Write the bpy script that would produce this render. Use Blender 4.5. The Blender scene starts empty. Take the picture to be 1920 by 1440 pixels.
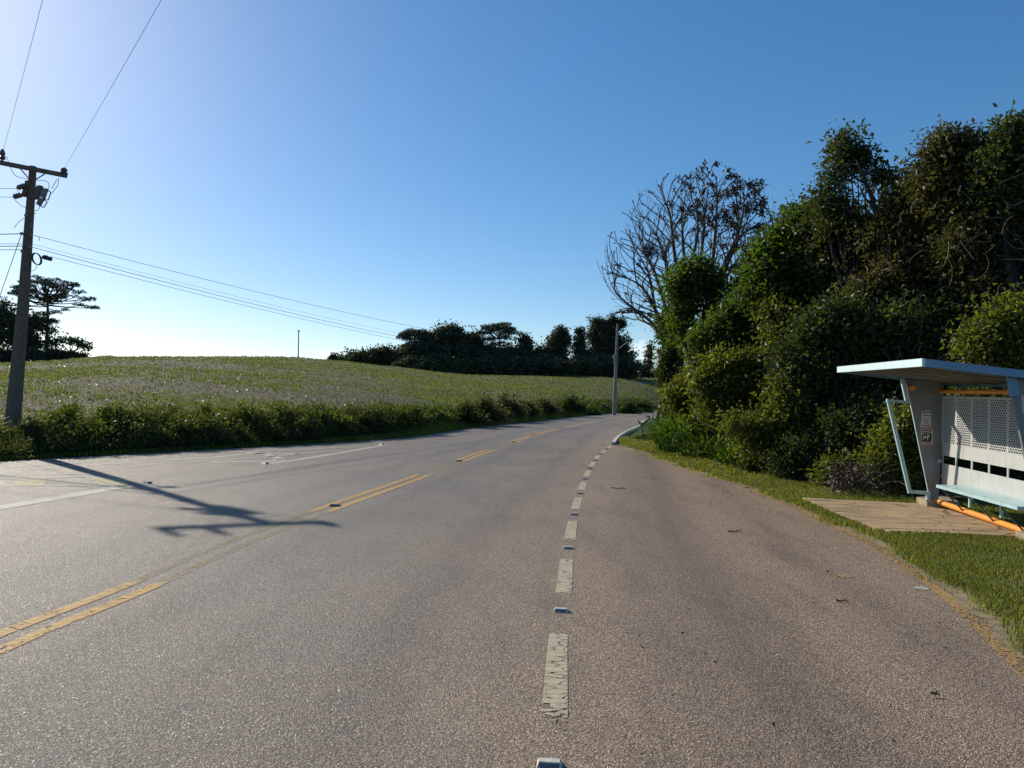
import bpy, math, random
import numpy as np
from mathutils import Vector, Matrix
R_ = math.radians
random.seed(7)
rng = np.random.default_rng(11)
sc = bpy.context.scene

# ------------------------------------------------------------------ camera
F = 1331.0; EYE = 1.70
PITCH = math.atan(28.5 / F); ROLL = 0.015
CAMROT = Matrix.Rotation(math.pi / 2 + PITCH, 3, 'X') @ Matrix.Rotation(ROLL, 3, 'Z')
cam_d = bpy.data.cameras.new('camera'); cam = bpy.data.objects.new('camera', cam_d)
sc.collection.objects.link(cam); sc.camera = cam
cam_d.sensor_width = 36; cam_d.lens = 36 * F / 1920; cam_d.clip_start = 0.05; cam_d.clip_end = 9000
cam.matrix_world = Matrix.Translation((0, 0, EYE)) @ CAMROT.to_4x4()

def ray(x, y):
    return CAMROT @ Vector(((x - 960) / F, (720 - y) / F, -1.0))
def P(x, y, Y):                      # point seen at photo position (x, y), Y metres ahead
    d = ray(x, y); k = Y / d.y
    return Vector((d.x * k, Y, EYE + d.z * k))
def G(x, y, z=0.0):                  # the same on the level plane z
    d = ray(x, y); k = (z - EYE) / d.z
    return Vector((d.x * k, d.y * k, z))

# ------------------------------------------------------------------ sun, sky, exposure
POLE_Y = 21.0
_top = P(62, 324, POLE_Y); _sh = G(480, 975)
SUND = (_top - _sh).normalized()
AZ = math.atan2(SUND.x, SUND.y); EL = math.asin(SUND.z)
ld = bpy.data.lights.new('sun', 'SUN'); ld.energy = 4.9; ld.angle = R_(0.55); ld.color = (1.0, 0.91, 0.76)
lo = bpy.data.objects.new('sun', ld); sc.collection.objects.link(lo)
lo.rotation_euler = SUND.to_track_quat('Z', 'Y').to_euler()
w = bpy.data.worlds.new('World'); sc.world = w; w.use_nodes = True
nt = w.node_tree; nt.nodes.clear()
def NN(t, typ, **kw):
    n = t.nodes.new(typ)
    for k, v in kw.items(): setattr(n, k, v)
    return n
sky = NN(nt, 'ShaderNodeTexSky', sky_type='NISHITA', sun_disc=False)
sky.sun_elevation = EL; sky.sun_rotation = AZ
sky.altitude = 900; sky.air_density = 1.0; sky.dust_density = 0.65; sky.ozone_density = 3.0
hs = NN(nt, 'ShaderNodeHueSaturation'); hs.inputs['Saturation'].default_value = 1.38; hs.inputs['Value'].default_value = 1.067
gam = NN(nt, 'ShaderNodeGamma'); gam.inputs[1].default_value = .82; nt.links.new(sky.outputs[0], gam.inputs[0]); nt.links.new(gam.outputs[0], hs.inputs['Color'])
bgn = NN(nt, 'ShaderNodeBackground'); bgn.inputs['Strength'].default_value = 0.14
# two small cumulus low over the horizon
tc = NN(nt, 'ShaderNodeTexCoord'); 
def cloud_mask(px, py, wdt, hgt):
    d = ray(px, py).normalized()
    sub = NN(nt, 'ShaderNodeVectorMath', operation='SUBTRACT'); sub.inputs[1].default_value = d
    nt.links.new(tc.outputs['Generated'], sub.inputs[0])
    sca = NN(nt, 'ShaderNodeVectorMath', operation='MULTIPLY'); sca.inputs[1].default_value = (1 / wdt, 1 / wdt, 1 / hgt)
    nt.links.new(sub.outputs[0], sca.inputs[0])
    ln = NN(nt, 'ShaderNodeVectorMath', operation='LENGTH'); nt.links.new(sca.outputs[0], ln.inputs[0])
    nz = NN(nt, 'ShaderNodeTexNoise'); nz.inputs['Scale'].default_value = 90; nz.inputs['Detail'].default_value = 5
    nt.links.new(tc.outputs['Generated'], nz.inputs['Vector'])
    a = NN(nt, 'ShaderNodeMath', operation='MULTIPLY_ADD'); a.inputs[1].default_value = 2.2; nt.links.new(nz.outputs[0], a.inputs[0])
    m = NN(nt, 'ShaderNodeMath', operation='MULTIPLY'); m.inputs[1].default_value = -1; nt.links.new(ln.outputs['Value'], m.inputs[0])
    nt.links.new(m.outputs[0], a.inputs[2])
    r = NN(nt, 'ShaderNodeMapRange'); r.inputs[1].default_value = 0.1; r.inputs[2].default_value = 0.7; r.inputs[4].default_value = 0.55
    nt.links.new(a.outputs[0], r.inputs[0]); return r.outputs[0]
prev = hs.outputs[0]
for c in ((1203, 655, .022, .012), (1212, 668, .02, .008), (622, 662, .02, .006), (1190, 690, .05, .006)):
    mx = NN(nt, 'ShaderNodeMixRGB'); mx.inputs[2].default_value = (7.0, 7.2, 7.6, 1)
    nt.links.new(cloud_mask(*c), mx.inputs[0]); nt.links.new(prev, mx.inputs[1]); prev = mx.outputs[0]
nt.links.new(prev, bgn.inputs[0])
out = NN(nt, 'ShaderNodeOutputWorld'); nt.links.new(bgn.outputs[0], out.inputs[0])
sc.view_settings.view_transform = 'Standard'; sc.view_settings.look = 'None'
sc.view_settings.exposure = 0.2; sc.view_settings.gamma = 1
sc.cycles.max_bounces = 7; sc.cycles.diffuse_bounces = 3; sc.cycles.transmission_bounces = 4; sc.cycles.transparent_max_bounces = 8
sc.cycles.caustics_reflective = False; sc.cycles.caustics_refractive = False

# ------------------------------------------------------------------ helpers
COL = sc.collection
def link(o, parent=None):
    COL.objects.link(o)
    if parent is not None: o.parent = parent
    return o
def tag(o, label=None, cat=None, group=None, kind=None):
    for k, v in (('label', label), ('category', cat), ('group', group), ('kind', kind)):
        if v: o[k] = v
    return o
def empty(name, loc, label, cat, group=None):
    o = bpy.data.objects.new(name, None); o.empty_display_size = .2; o.location = loc
    link(o); return tag(o, label, cat, group)

class MB:
    """collects quads / triangles with a per-vertex tint, and links them as one mesh"""
    def __init__(s): s.v = []; s.f = []; s.t = []; s.n = 0
    def add(s, V, Fc, tint=0.5):
        V = np.asarray(V, float).reshape(-1, 3); Fc = np.asarray(Fc, int)
        s.v.append(V); s.f.append(Fc + s.n); s.n += len(V)
        t = np.asarray(tint, float)
        s.t.append(np.full(len(V), float(t)) if t.ndim == 0 else t)
        return s
    def box(s, c, sx, sy, sz, ax=None, tint=.5):
        """box centred at c; ax = three axis vectors"""
        c = np.array(c, float); ax = np.eye(3) if ax is None else np.array([list(a) for a in ax], float)
        V = []
        for i in (-1, 1):
            for j in (-1, 1):
                for k in (-1, 1): V.append(c + ax[0] * i * sx / 2 + ax[1] * j * sy / 2 + ax[2] * k * sz / 2)
        return s.add(V, [(0, 1, 3, 2), (4, 6, 7, 5), (0, 4, 5, 1), (2, 3, 7, 6), (0, 2, 6, 4), (1, 5, 7, 3)], tint)
    def hexa(s, a, b, tint=.5):
        """solid between quad a and quad b"""
        V = [list(p) for p in a] + [list(p) for p in b]; n = len(a)
        s.add(V, [(i, (i + 1) % n, n + (i + 1) % n, n + i) for i in range(n)], tint)
        if n == 4:
            s.f.append(np.array([(3, 2, 1, 0), (4, 5, 6, 7)]) + s.n - 8)
        return s
    def tube(s, pts, rad, n=8, tint=.5, cap=True):
        pts = np.array([list(p) for p in pts], float); m = len(pts)
        rad = np.full(m, float(rad)) if np.ndim(rad) == 0 else np.array(rad, float)
        tg = np.gradient(pts, axis=0); tg /= np.linalg.norm(tg, axis=1)[:, None] + 1e-9
        up = np.array([0, 0, 1.]) if abs(tg[0][2]) < .9 else np.array([1., 0, 0])
        V = []; u = np.cross(tg[0], up); u /= np.linalg.norm(u)
        a = np.linspace(0, 2 * math.pi, n, endpoint=False)
        for i in range(m):
            u = u - tg[i] * np.dot(u, tg[i]); u /= np.linalg.norm(u) + 1e-9; vv = np.cross(tg[i], u)
            V.append(pts[i] + rad[i] * (np.cos(a)[:, None] * u + np.sin(a)[:, None] * vv))
        V = np.concatenate(V); idx = np.arange(n)
        Fq = [np.stack([i * n + idx, i * n + (idx + 1) % n, (i + 1) * n + (idx + 1) % n, (i + 1) * n + idx], 1) for i in range(m - 1)]
        s.add(V, np.concatenate(Fq), tint)
        if cap and n >= 4:
            V2 = np.concatenate([V[:n], V[-n:]])
            q = [(0, 1, 2, 3)] if n == 4 else [(0, i, i + 1, i + 2 if i + 2 < n else 0) for i in range(1, n - 1, 2)]
            q = [f for f in q]
            s.add(V2, [tuple(reversed(f)) for f in q] + [tuple(x + n for x in f) for f in q], tint)
        return s
    def strip(s, A, B, tint=.5):
        V = np.concatenate([np.array([list(p) for p in A], float), np.array([list(p) for p in B], float)]); n = len(A); i = np.arange(n - 1)
        t = tint if np.ndim(tint) == 0 else np.concatenate([tint, tint])
        return s.add(V, np.stack([i, n + i, n + i + 1, i + 1], 1), t)
    def build(s, name, mat, parent=None, smooth=False):
        V = np.concatenate(s.v); T = np.concatenate(s.t)
        me = bpy.data.meshes.new(name); me.vertices.add(len(V)); me.vertices.foreach_set('co', V.astype(np.float32).ravel())
        lens = []; idx = []
        for f in s.f:
            if f.ndim == 2 and len(f):
                if f.shape[1] == 4:
                    bad = (f[:, 3] == f[:, 0])
                    if bad.any():
                        idx.append(f[bad][:, :3].ravel()); lens.append(np.full(bad.sum(), 3)); f = f[~bad]
                idx.append(f.ravel()); lens.append(np.full(len(f), f.shape[1]))
        idx = np.concatenate(idx); lens = np.concatenate(lens)
        me.loops.add(len(idx)); me.loops.foreach_set('vertex_index', idx.astype(np.int32))
        me.polygons.add(len(lens)); me.polygons.foreach_set('loop_start', (np.cumsum(lens) - lens).astype(np.int32))
        me.polygons.foreach_set('loop_total', lens.astype(np.int32))
        me.update(calc_edges=True)
        me.polygons.foreach_set('use_smooth', np.full(len(lens), bool(smooth)))
        at = me.attributes.new('tint', 'FLOAT', 'POINT'); at.data.foreach_set('value', T.astype(np.float32))
        me.materials.append(mat)
        o = bpy.data.objects.new(name, me); link(o, parent)
        if parent is not None and parent.type == 'EMPTY':
            o.matrix_parent_inverse = Matrix.Translation(-parent.location)
        return o

def unit(a): return a / (np.linalg.norm(a, axis=-1, keepdims=True) + 1e-9)
def add_leaves(mb, C, size, width=.5, lean=None, up=.5, tint=None, fold=.18):
    """one folded leaf (a bent diamond) at every point of C"""
    N = len(C); size = np.broadcast_to(size, N)[:, None] * rng.uniform(.65, 1.25, (N, 1))
    a = rng.normal(size=(N, 3)); a[:, 2] -= .35
    if lean is not None: a += lean
    a = unit(a)
    n = rng.normal(size=(N, 3)); n[:, 2] += up * 2; n = unit(n - a * np.sum(n * a, 1, keepdims=True))
    sd = np.cross(n, a)
    v0 = C; v1 = C + a * size * .45 + sd * size * width * .5 + n * size * fold; v2 = C + a * size; v3 = C + a * size * .45 - sd * size * width * .5 + n * size * fold
    V = np.stack([v0, v1, v2, v3], 1).reshape(-1, 3)
    Fc = np.arange(4 * N).reshape(N, 4)
    t = rng.random(N) if tint is None else tint
    mb.add(V, Fc, np.repeat(t, 4))
def add_blades(mb, B, h, wd, bend=.5, tint=None, az=None):
    """upright grass blades: base quad + tip triangle"""
    N = len(B); h = np.broadcast_to(h, N)[:, None] * rng.uniform(.5, 1.3, (N, 1)); wd = np.broadcast_to(wd, N)[:, None]
    t = rng.uniform(0, 2 * math.pi, N) if az is None else az
    d = np.stack([np.cos(t), np.sin(t), np.zeros(N)], 1); s = np.stack([-np.sin(t), np.cos(t), np.zeros(N)], 1)
    b = rng.uniform(.1, 1, (N, 1)) * bend
    upv = np.array([0, 0, 1.])
    m = B + upv * h * .6 + d * h * b * .3; tip = B + upv * h * (1 - .35 * b) + d * h * b
    V = np.stack([B - s * wd, B + s * wd, m + s * wd * .8, m - s * wd * .8, tip], 1).reshape(-1, 3)
    i = np.arange(N) * 5
    mb.add(V, np.concatenate([np.stack([i, i + 1, i + 2, i + 3], 1)]), np.repeat(rng.random(N) if tint is None else tint, 5))
    mb.f.append(np.stack([i + 3, i + 2, i + 4], 1) + mb.n - 5 * N)

# ------------------------------------------------------------------ materials
def mat(name):
    m = bpy.data.materials.new(name); m.use_nodes = True; t = m.node_tree; t.nodes.clear()
    o = NN(t, 'ShaderNodeOutputMaterial'); b = NN(t, 'ShaderNodeBsdfPrincipled'); t.links.new(b.outputs[0], o.inputs[0])
    return m, t, b, o
def ramp(t, stops, fac=None, interp='LINEAR'):
    r = NN(t, 'ShaderNodeValToRGB'); e = r.color_ramp.elements; r.color_ramp.interpolation = interp
    while len(e) > 1: e.remove(e[-1])
    e[0].position = stops[0][0]; e[0].color = (*stops[0][1], 1)
    for p, c in stops[1:]:
        q = e.new(p); q.color = (*c, 1)
    if fac is not None: t.links.new(fac, r.inputs[0])
    return r
def noise(t, scale, detail=4, rough=.55, vec=None, dist=0):
    n = NN(t, 'ShaderNodeTexNoise'); n.inputs['Scale'].default_value = scale; n.inputs['Detail'].default_value = detail
    n.inputs['Roughness'].default_value = rough; n.inputs['Distortion'].default_value = dist
    t.links.new(vec if vec is not None else geo(t), n.inputs['Vector']); return n.outputs[0]
def geo(t):
    for n in t.nodes:
        if n.type == 'NEW_GEOMETRY': return n.outputs['Position']
    return NN(t, 'ShaderNodeNewGeometry').outputs['Position']
def mapv(t, scale=(1, 1, 1), rot=0):
    m = NN(t, 'ShaderNodeMapping'); m.inputs['Scale'].default_value = scale; m.inputs['Rotation'].default_value = (0, 0, rot)
    t.links.new(geo(t), m.inputs[0]); return m.outputs[0]
def mixc(t, fac, a, b, mode='MIX'):
    m = NN(t, 'ShaderNodeMixRGB', blend_type=mode)
    for i, v in ((0, fac), (1, a), (2, b)):
        if isinstance(v, (int, float)): m.inputs[i].default_value = v
        elif isinstance(v, tuple): m.inputs[i].default_value = (*v, 1)
        else: t.links.new(v, m.inputs[i])
    return m.outputs[0]
def math_(t, op, a, b=None, c=None, clamp=False):
    m = NN(t, 'ShaderNodeMath', operation=op, use_clamp=clamp)
    for i, v in enumerate((a, b, c)):
        if v is None: continue
        if isinstance(v, (int, float)): m.inputs[i].default_value = v
        else: t.links.new(v, m.inputs[i])
    return m.outputs[0]
def mrange(t, v, a, b, c=0., d=1.):
    r = NN(t, 'ShaderNodeMapRange'); t.links.new(v, r.inputs[0])
    for i, x in enumerate((a, b, c, d)): r.inputs[i + 1].default_value = x
    return r.outputs[0]
def attr(t, name):
    a = NN(t, 'ShaderNodeAttribute'); a.attribute_name = name; return a.outputs['Fac']
def bump(t, b, h, strength=.4, dist=.01):
    n = NN(t, 'ShaderNodeBump'); n.inputs['Strength'].default_value = strength; n.inputs['Distance'].default_value = dist
    t.links.new(h, n.inputs['Height']); t.links.new(n.outputs[0], b.inputs['Normal'])
def leafmat(name, stops, trans=.48, rough=.5, tcol=(1.6, 1.6, .5), spec=.35):
    m, t, b, o = mat(name)
    big = noise(t, .8, 2)
    f = math_(t, 'ADD', math_(t, 'MULTIPLY', attr(t, 'tint'), .8), math_(t, 'MULTIPLY', math_(t, 'SUBTRACT', big, .4), .6), clamp=True)
    r = ramp(t, stops, f); t.links.new(r.outputs[0], b.inputs['Base Color'])
    b.inputs['Roughness'].default_value = rough; b.inputs['Specular IOR Level'].default_value = spec
    tr = NN(t, 'ShaderNodeBsdfTranslucent'); t.links.new(mixc(t, 1.0, r.outputs[0], tcol, 'MULTIPLY'), tr.inputs[0])
    mx = NN(t, 'ShaderNodeMixShader'); mx.inputs[0].default_value = trans
    t.links.new(b.outputs[0], mx.inputs[1]); t.links.new(tr.outputs[0], mx.inputs[2]); t.links.new(mx.outputs[0], o.inputs[0])
    return m
def simple(name, c1, c2=None, scale=5, rough=.6, metal=0, bumpk=0, bscale=40, spec=.5, dirt=0):
    m, t, b, o = mat(name); c2 = c2 or tuple(x * .75 for x in c1)
    r = ramp(t, [(.3, c1), (.7, c2)], noise(t, scale, 5)); colr = r.outputs[0]
    if dirt:
        colr = mixc(t, mrange(t, noise(t, 14, 5, .7, mapv(t, (1, 1, .12))), .52, .74, 0, dirt), colr, (.16, .11, .06))
        colr = mixc(t, mrange(t, noise(t, 45, 4, .7), .66, .72, 0, dirt), colr, (.12, .06, .03))
    t.links.new(colr, b.inputs['Base Color'])
    b.inputs['Roughness'].default_value = rough; b.inputs['Metallic'].default_value = metal; b.inputs['Specular IOR Level'].default_value = spec
    if bumpk: bump(t, b, noise(t, bscale, 6), bumpk, .01)
    return m
M = {}
M['leaf_green'] = leafmat('leaf_green', [(0, (.032, .055, .014)), (.5, (.062, .105, .022)), (.85, (.11, .17, .032)), (1, (.20, .24, .055))])
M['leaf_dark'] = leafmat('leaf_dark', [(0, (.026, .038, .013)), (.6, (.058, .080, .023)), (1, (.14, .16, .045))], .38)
M['leaf_olive'] = leafmat('leaf_olive', [(0, (.05, .06, .015)), (.5, (.11, .13, .025)), (.88, (.19, .21, .04)), (1, (.42, .36, .06))])
M['leaf_brown'] = leafmat('leaf_brown', [(0, (.035, .035, .016)), (.45, (.075, .075, .028)), (.8, (.12, .11, .04)), (1, (.19, .12, .055))], .36)
M['leaf_bright'] = leafmat('leaf_bright', [(0, (.06, .12, .018)), (.5, (.11, .21, .03)), (1, (.22, .33, .06))], .45)
M['leaf_dead'] = leafmat('leaf_dead', [(0, (.025, .016, .012)), (1, (.06, .038, .024))], .1)
M['leaf_far'] = leafmat('leaf_far', [(0, (.034, .046, .028)), (.6, (.062, .080, .042)), (1, (.13, .15, .07))], .2, .6)
M['needles'] = leafmat('needles', [(0, (.028, .042, .026)), (1, (.065, .088, .045))], .1, .6)
M['grass'] = leafmat('grass', [(0, (.07, .075, .018)), (.4, (.145, .165, .032)), (.8, (.22, .235, .05)), (1, (.40, .32, .16))], .45, .55)
M['crop'] = leafmat('crop', [(0, (.058, .074, .026)), (.6, (.12, .15, .048)), (1, (.23, .25, .10))], .45, .55)
M['leaf_bank'] = leafmat('leaf_bank', [(0, (.024, .030, .012)), (.5, (.055, .072, .022)), (.85, (.11, .135, .035)), (1, (.20, .19, .08))], .4, .55)
M['straw'] = leafmat('straw', [(0, (.12, .09, .055)), (.6, (.16, .125, .075)), (.93, (.30, .26, .17)), (1, (.75, .70, .58))], .15, .4, (1, 1, 1))
M['vine'] = simple('vine', (.14, .10, .065), (.24, .19, .13), 8, .8)
M['bark'] = simple('bark', (.060, .050, .044), (.028, .024, .022), 6, .9, bumpk=.6)
M['bark_pale'] = simple('bark_pale', (.16, .135, .11), (.07, .058, .05), 6, .85, bumpk=.4)
M['wood_pole'] = simple('wood_pole', (.19, .13, .09), (.11, .078, .058), 12, .8, bumpk=.4)
M['concrete_pole'] = simple('concrete_pole', (.27, .25, .23), (.19, .18, .17), 3, .85, bumpk=.3)
M['ceramic'] = simple('ceramic', (.12, .07, .05), (.09, .06, .05), 6, .25)
M['steel'] = simple('steel', (.22, .22, .22), (.14, .14, .14), 20, .5, .6)
M['black'] = simple('black_rubber', (.02, .02, .02), (.03, .03, .03), 9, .6)
M['blue_paint'] = simple('blue_paint', (.42, .60, .62), (.35, .53, .56), 7, .38, dirt=.45)
M['sunlit_blue'] = simple('sunlit_blue', (.66, .80, .82), (.60, .76, .79), 5, .35, dirt=.45)  # road-side roof fascia, its sunlit look put into a paler blue
M['shaded_blue'] = simple('shaded_blue', (.15, .28, .42), (.12, .24, .37), 5, .4)  # other fascias and bracket, shade of the unlit faces put into the blue
M['orange_paint'] = simple('orange_paint', (.85, .33, .04), (.72, .25, .03), 9, .38, dirt=.45)
M['grey_steel'] = simple('grey_steel', (.21, .215, .22), (.17, .175, .18), 4, .5, dirt=.45)
M['grey_steel_white'] = simple('white_steel', (.48, .49, .475), (.42, .43, .415), 4, .5, dirt=.45)
M['brace'] = simple('brace_paint', (.12, .15, .16), (.08, .10, .11), 9, .5)
M['footing'] = simple('footing_concrete', (.36, .29, .19), (.25, .20, .13), 9, .95, bumpk=.4)
M['underside'] = simple('roof_underside', (.30, .285, .26), (.24, .23, .21), 3, .7)
M['paper'] = simple('paper', (.62, .60, .56), (.50, .48, .45), 30, .8)
M['paper_red'] = simple('paper_red', (.42, .16, .16), (.34, .12, .12), 30, .8)
M['ink'] = simple('ink', (.05, .035, .03), (.07, .05, .04), 30, .8)
M['kerb'] = simple('kerb_concrete', (.55, .53, .49), (.32, .31, .29), 9, .9, bumpk=.3)
M['stud'] = simple('stud_body', (.66, .62, .54), (.38, .35, .30), 40, .6)
M['stud_lens'] = simple('stud_lens', (.10, .10, .10), (.20, .20, .19), 60, .45, spec=.2)
M['stud_dark'] = simple('stud_dark', (.10, .08, .06), (.06, .05, .04), 40, .4)

# ------------------------------------------------------------------ road outline (from the photograph, on the level ground)
Lpx = [(0, 865), (300, 848), (500, 837), (700, 825), (797, 816), (877, 803), (1003, 790), (1120, 777), (1230, 769)]
Lp = [G(*p) for p in Lpx]
d0 = (Lp[0] - Lp[1]).normalized()
Lp = [Lp[0] + d0 * 60, Lp[0] + d0 * 30] + Lp + [Lp[-1] + Vector((14, 30, 0)), Lp[-1] + Vector((60, 110, 0))]
Rpx = [(1920, 1237), (1849, 1168), (1778, 1107), (1704, 1058), (1639, 1013), (1574, 987), (1520, 961), (1455, 934), (1400, 910), (1317, 888), (1219, 854), (1155, 836)]
Rp = [G(*p) for p in Rpx]
d1 = (Rp[0] - Rp[2]).normalized()
Rp = [Rp[0] + d1 * 14, Rp[0] + d1 * 6] + Rp
Kpx = [(1146, 834), (1151, 827), (1158, 820), (1175, 810), (1194, 801.7), (1210, 793), (1222, 786)]
Kp = [G(*p) for p in Kpx]
Rp += Kp[1:] + [Lp[-3] + Vector((7.6, -3, 0)), Lp[-2] + Vector((7.5, -3, 0)), Lp[-1] + Vector((7, -4, 0))]
Rp = sorted(Rp, key=lambda p: p.y)
LY = np.array([p.y for p in Lp]); LX = np.array([p.x for p in Lp]); RY = np.array([p.y for p in Rp]); RX = np.array([p.x for p in Rp])
def xl(Y): return np.interp(Y, LY, LX)
def xr(Y): return np.interp(Y, RY, RX)
def catmull(pts, n=10):
    pts = [np.array(list(p), float) for p in pts]; pts = [2 * pts[0] - pts[1]] + pts + [2 * pts[-1] - pts[-2]]; o = []
    for i in range(1, len(pts) - 2):
        p0, p1, p2, p3 = pts[i - 1:i + 3]
        for k in range(n):
            u = k / n
            o.append(.5 * ((2 * p1) + (-p0 + p2) * u + (2 * p0 - 5 * p1 + 4 * p2 - p3) * u * u + (-p0 + 3 * p1 - 3 * p2 + p3) * u ** 3))
    o.append(pts[-2]); return np.array(o)
def bez(pts, n=16): return catmull(pts, max(3, n // (len(pts) - 1)))
def resample(poly, step):
    seg = np.linalg.norm(np.diff(poly, axis=0), axis=1); s = np.concatenate([[0], np.cumsum(seg)])
    n = max(2, int(s[-1] / step)); q = np.linspace(0, s[-1], n)
    return np.stack([np.interp(q, s, poly[:, i]) for i in range(3)], 1), q
def offset(poly, d):
    t = np.gradient(poly, axis=0); t = unit(t); nrm = np.stack([t[:, 1], -t[:, 0], np.zeros(len(t))], 1)   # to the right of travel
    d = np.broadcast_to(d, len(poly))[:, None]
    return poly + nrm * d
Ypx = [(-420, 1400), (0, 1204), (245, 1106), (440, 1020), (630, 948.5), (785, 894), (890, 854), (950, 834), (1012, 812.5), (1100, 793.5), (1160, 782), (1215, 774.5)]
YL = catmull([G(*p) for p in Ypx], 12)
YL = np.concatenate([YL, YL[-1] + np.outer(np.linspace(3, 60, 10), unit(YL[-1] - YL[-6]))])

# ------------------------------------------------------------------ terrain
EYEP = np.array([0, 0])
def az_px(x): d = ray(x, 740); return math.atan2(d.x, d.y)
_ls = catmull(Lp, 12)
LAZ = np.arctan2(_ls[:, 0], _ls[:, 1]); LR = np.hypot(_ls[:, 0], _ls[:, 1]); o_ = np.argsort(LAZ); LAZ, LR = LAZ[o_], LR[o_]
crest = [(-700, 684, 95), (0, 682, 118), (100, 678, 124), (190, 668.5, 132), (300, 667, 140), (420, 668, 150), (560, 672, 165), (650, 678, 172), (740, 688, 180), (830, 700.5, 188), (870, 703, 195), (1000, 703, 205), (1130, 705.5, 215), (1230, 709, 232), (1330, 716, 245), (1480, 752, 255)]
CA = []; CZ = []; CR = []
for x, y, R in crest:
    a = az_px(x); p = P(x, y, R * math.cos(a)); CA.append(a); CZ.append(max(p.z, 0)); CR.append(R)
def terrain(X, Y):
    X = np.asarray(X, float); Y = np.asarray(Y, float)
    a = np.arctan2(X, Y); r = np.hypot(X, Y)
    front = np.abs(a) < R_(100)
    r0 = np.interp(a, LAZ, LR); zc = np.interp(a, CA, CZ); rc = np.interp(a, CA, CR)
    fade = np.clip((a - R_(-115)) / R_(30), 0, 1) * (a < CA[-1])
    t = (r - r0) / (rc - r0)
    g = np.where(t < 1, 1.18 * t - .18 * t * t, 1 - .25 * (t - 1))
    g = np.maximum(g, -.5)
    z = zc * g
    dd = r - r0
    bank = .35 * np.clip(dd / 2.2, 0, 1) ** 2 * np.exp(-np.maximum(dd - 2, 0) / 12)
    und = (np.sin(X * .11 + 1.3) * np.sin(Y * .09) * .25 + np.sin(X * .31) * np.sin(Y * .27 + 2) * .07) * np.clip(dd / 15, 0, 1)
    z = np.where(dd > 0, z + bank + und * (t < 1.2), 0) * fade
    return np.where(dd > 0, z, 0)
def terr(x, y): return float(terrain(np.array([x]), np.array([y]))[0])

az = np.concatenate([np.linspace(-math.pi, R_(-62), 40)[:-1], np.linspace(R_(-62), R_(50), 420), np.linspace(R_(50), math.pi, 45)[1:]])
rr = np.concatenate([[0.5], np.geomspace(2, 14, 10)[:-1], np.geomspace(14, 300, 240), np.geomspace(320, 6000, 22)])
A, RR = np.meshgrid(az, rr); X = RR * np.sin(A); Y = RR * np.cos(A); Z = terrain(X, Y)
dist = RR - np.interp(A, LAZ, LR)
low = (dist < .2) | (A > CA[-1])
Z = np.where(low, -.04, Z - .02)
nA = len(az); nR = len(rr); i, j = np.meshgrid(np.arange(nR - 1), np.arange(nA - 1), indexing='ij'); k = (i * nA + j).ravel()
zone = np.clip(dist / 2, 0, 1) * (A < CA[-2])
gm, t, b, o = mat('field_soil')
n1 = noise(t, .055, 4, .6, mapv(t, (1, 2.2, 1), R_(20))); n2 = noise(t, .35, 5, .65); n3 = noise(t, 5, 6, .7)
g1 = ramp(t, [(.38, (.125, .095, .065)), (.47, (.105, .095, .052)), (.58, (.08, .095, .035))], math_(t, 'ADD', math_(t, 'MULTIPLY', n1, .62), math_(t, 'MULTIPLY', n2, .38)))
g2 = mixc(t, mrange(t, n3, .5, .72), g1.outputs[0], (.26, .21, .135))
g3 = mixc(t, attr(t, 'tint'), (.05, .045, .025), g2)
t.links.new(g3, b.inputs['Base Color']); b.inputs['Roughness'].default_value = .95; b.inputs['Specular IOR Level'].default_value = .15
bump(t, b, n3, .8, .15)
mb = MB(); mb.add(np.stack([X, Y, Z], -1).reshape(-1, 3), np.stack([k, k + nA, k + nA + 1, k + 1], 1), zone.ravel())
tag(mb.build('ground', gm, smooth=True), kind='structure')

# ------------------------------------------------------------------ road
rm, t, b, o = mat('asphalt')
d_ = attr(t, 'tint')      # metres to the right of the yellow line, /20 + .5
off = math_(t, 'MULTIPLY', math_(t, 'SUBTRACT', d_, .5), 20)
big = noise(t, .22, 4, .6); med = noise(t, 1.6, 5, .6, mapv(t, (1.6, .35, 1), R_(-9)))
v = NN(t, 'ShaderNodeTexVoronoi'); v.inputs['Scale'].default_value = 125; t.links.new(geo(t), v.inputs['Vector'])
v2 = NN(t, 'ShaderNodeTexVoronoi'); v2.inputs['Scale'].default_value = 52; t.links.new(geo(t), v2.inputs['Vector'])
fine = noise(t, 190, 3, .6)
side = mrange(t, math_(t, 'ADD', off, math_(t, 'MULTIPLY', math_(t, 'SUBTRACT', big, .5), 5)), 1.0, 4.3)
basec = mixc(t, side, (.225, .194, .165), (.385, .280, .198))
basec = mixc(t, mrange(t, big, .42, .64, 0, .35), basec, (.37, .28, .19))
basec = mixc(t, mrange(t, med, .5, .74, 0, .40), basec, (.10, .075, .056))
# darker wheel paths and the tyre arc in the bus bay
wp = math_(t, 'PINGPONG', math_(t, 'ADD', off, .25), .95)
basec = mixc(t, mrange(t, wp, .55, .9, 0, .22), basec, (.07, .063, .062))
arc = math_(t, 'ABSOLUTE', math_(t, 'SUBTRACT', off, 5.1)); basec = mixc(t, mrange(t, arc, .0, .6, .42, 0), basec, (.062, .055, .055))
sep = NN(t, 'ShaderNodeSeparateColor'); t.links.new(v.outputs['Color'], sep.inputs[0])
stone = ramp(t, [(0, (.62, .60, .58)), (.55, (1, .99, .97)), (.86, (1.35, 1.3, 1.2)), (.97, (2.3, 2.15, 1.95))], sep.outputs[0])  # random aggregate tones; the palest cells paint sun glints into the colour
basec = mixc(t, 1.0, basec, stone.outputs[0], 'MULTIPLY')
basec = mixc(t, mrange(t, v.outputs['Distance'], .40, .62, 0, .65), basec, (.025, .021, .02))
t.links.new(basec, b.inputs['Base Color'])
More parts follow.
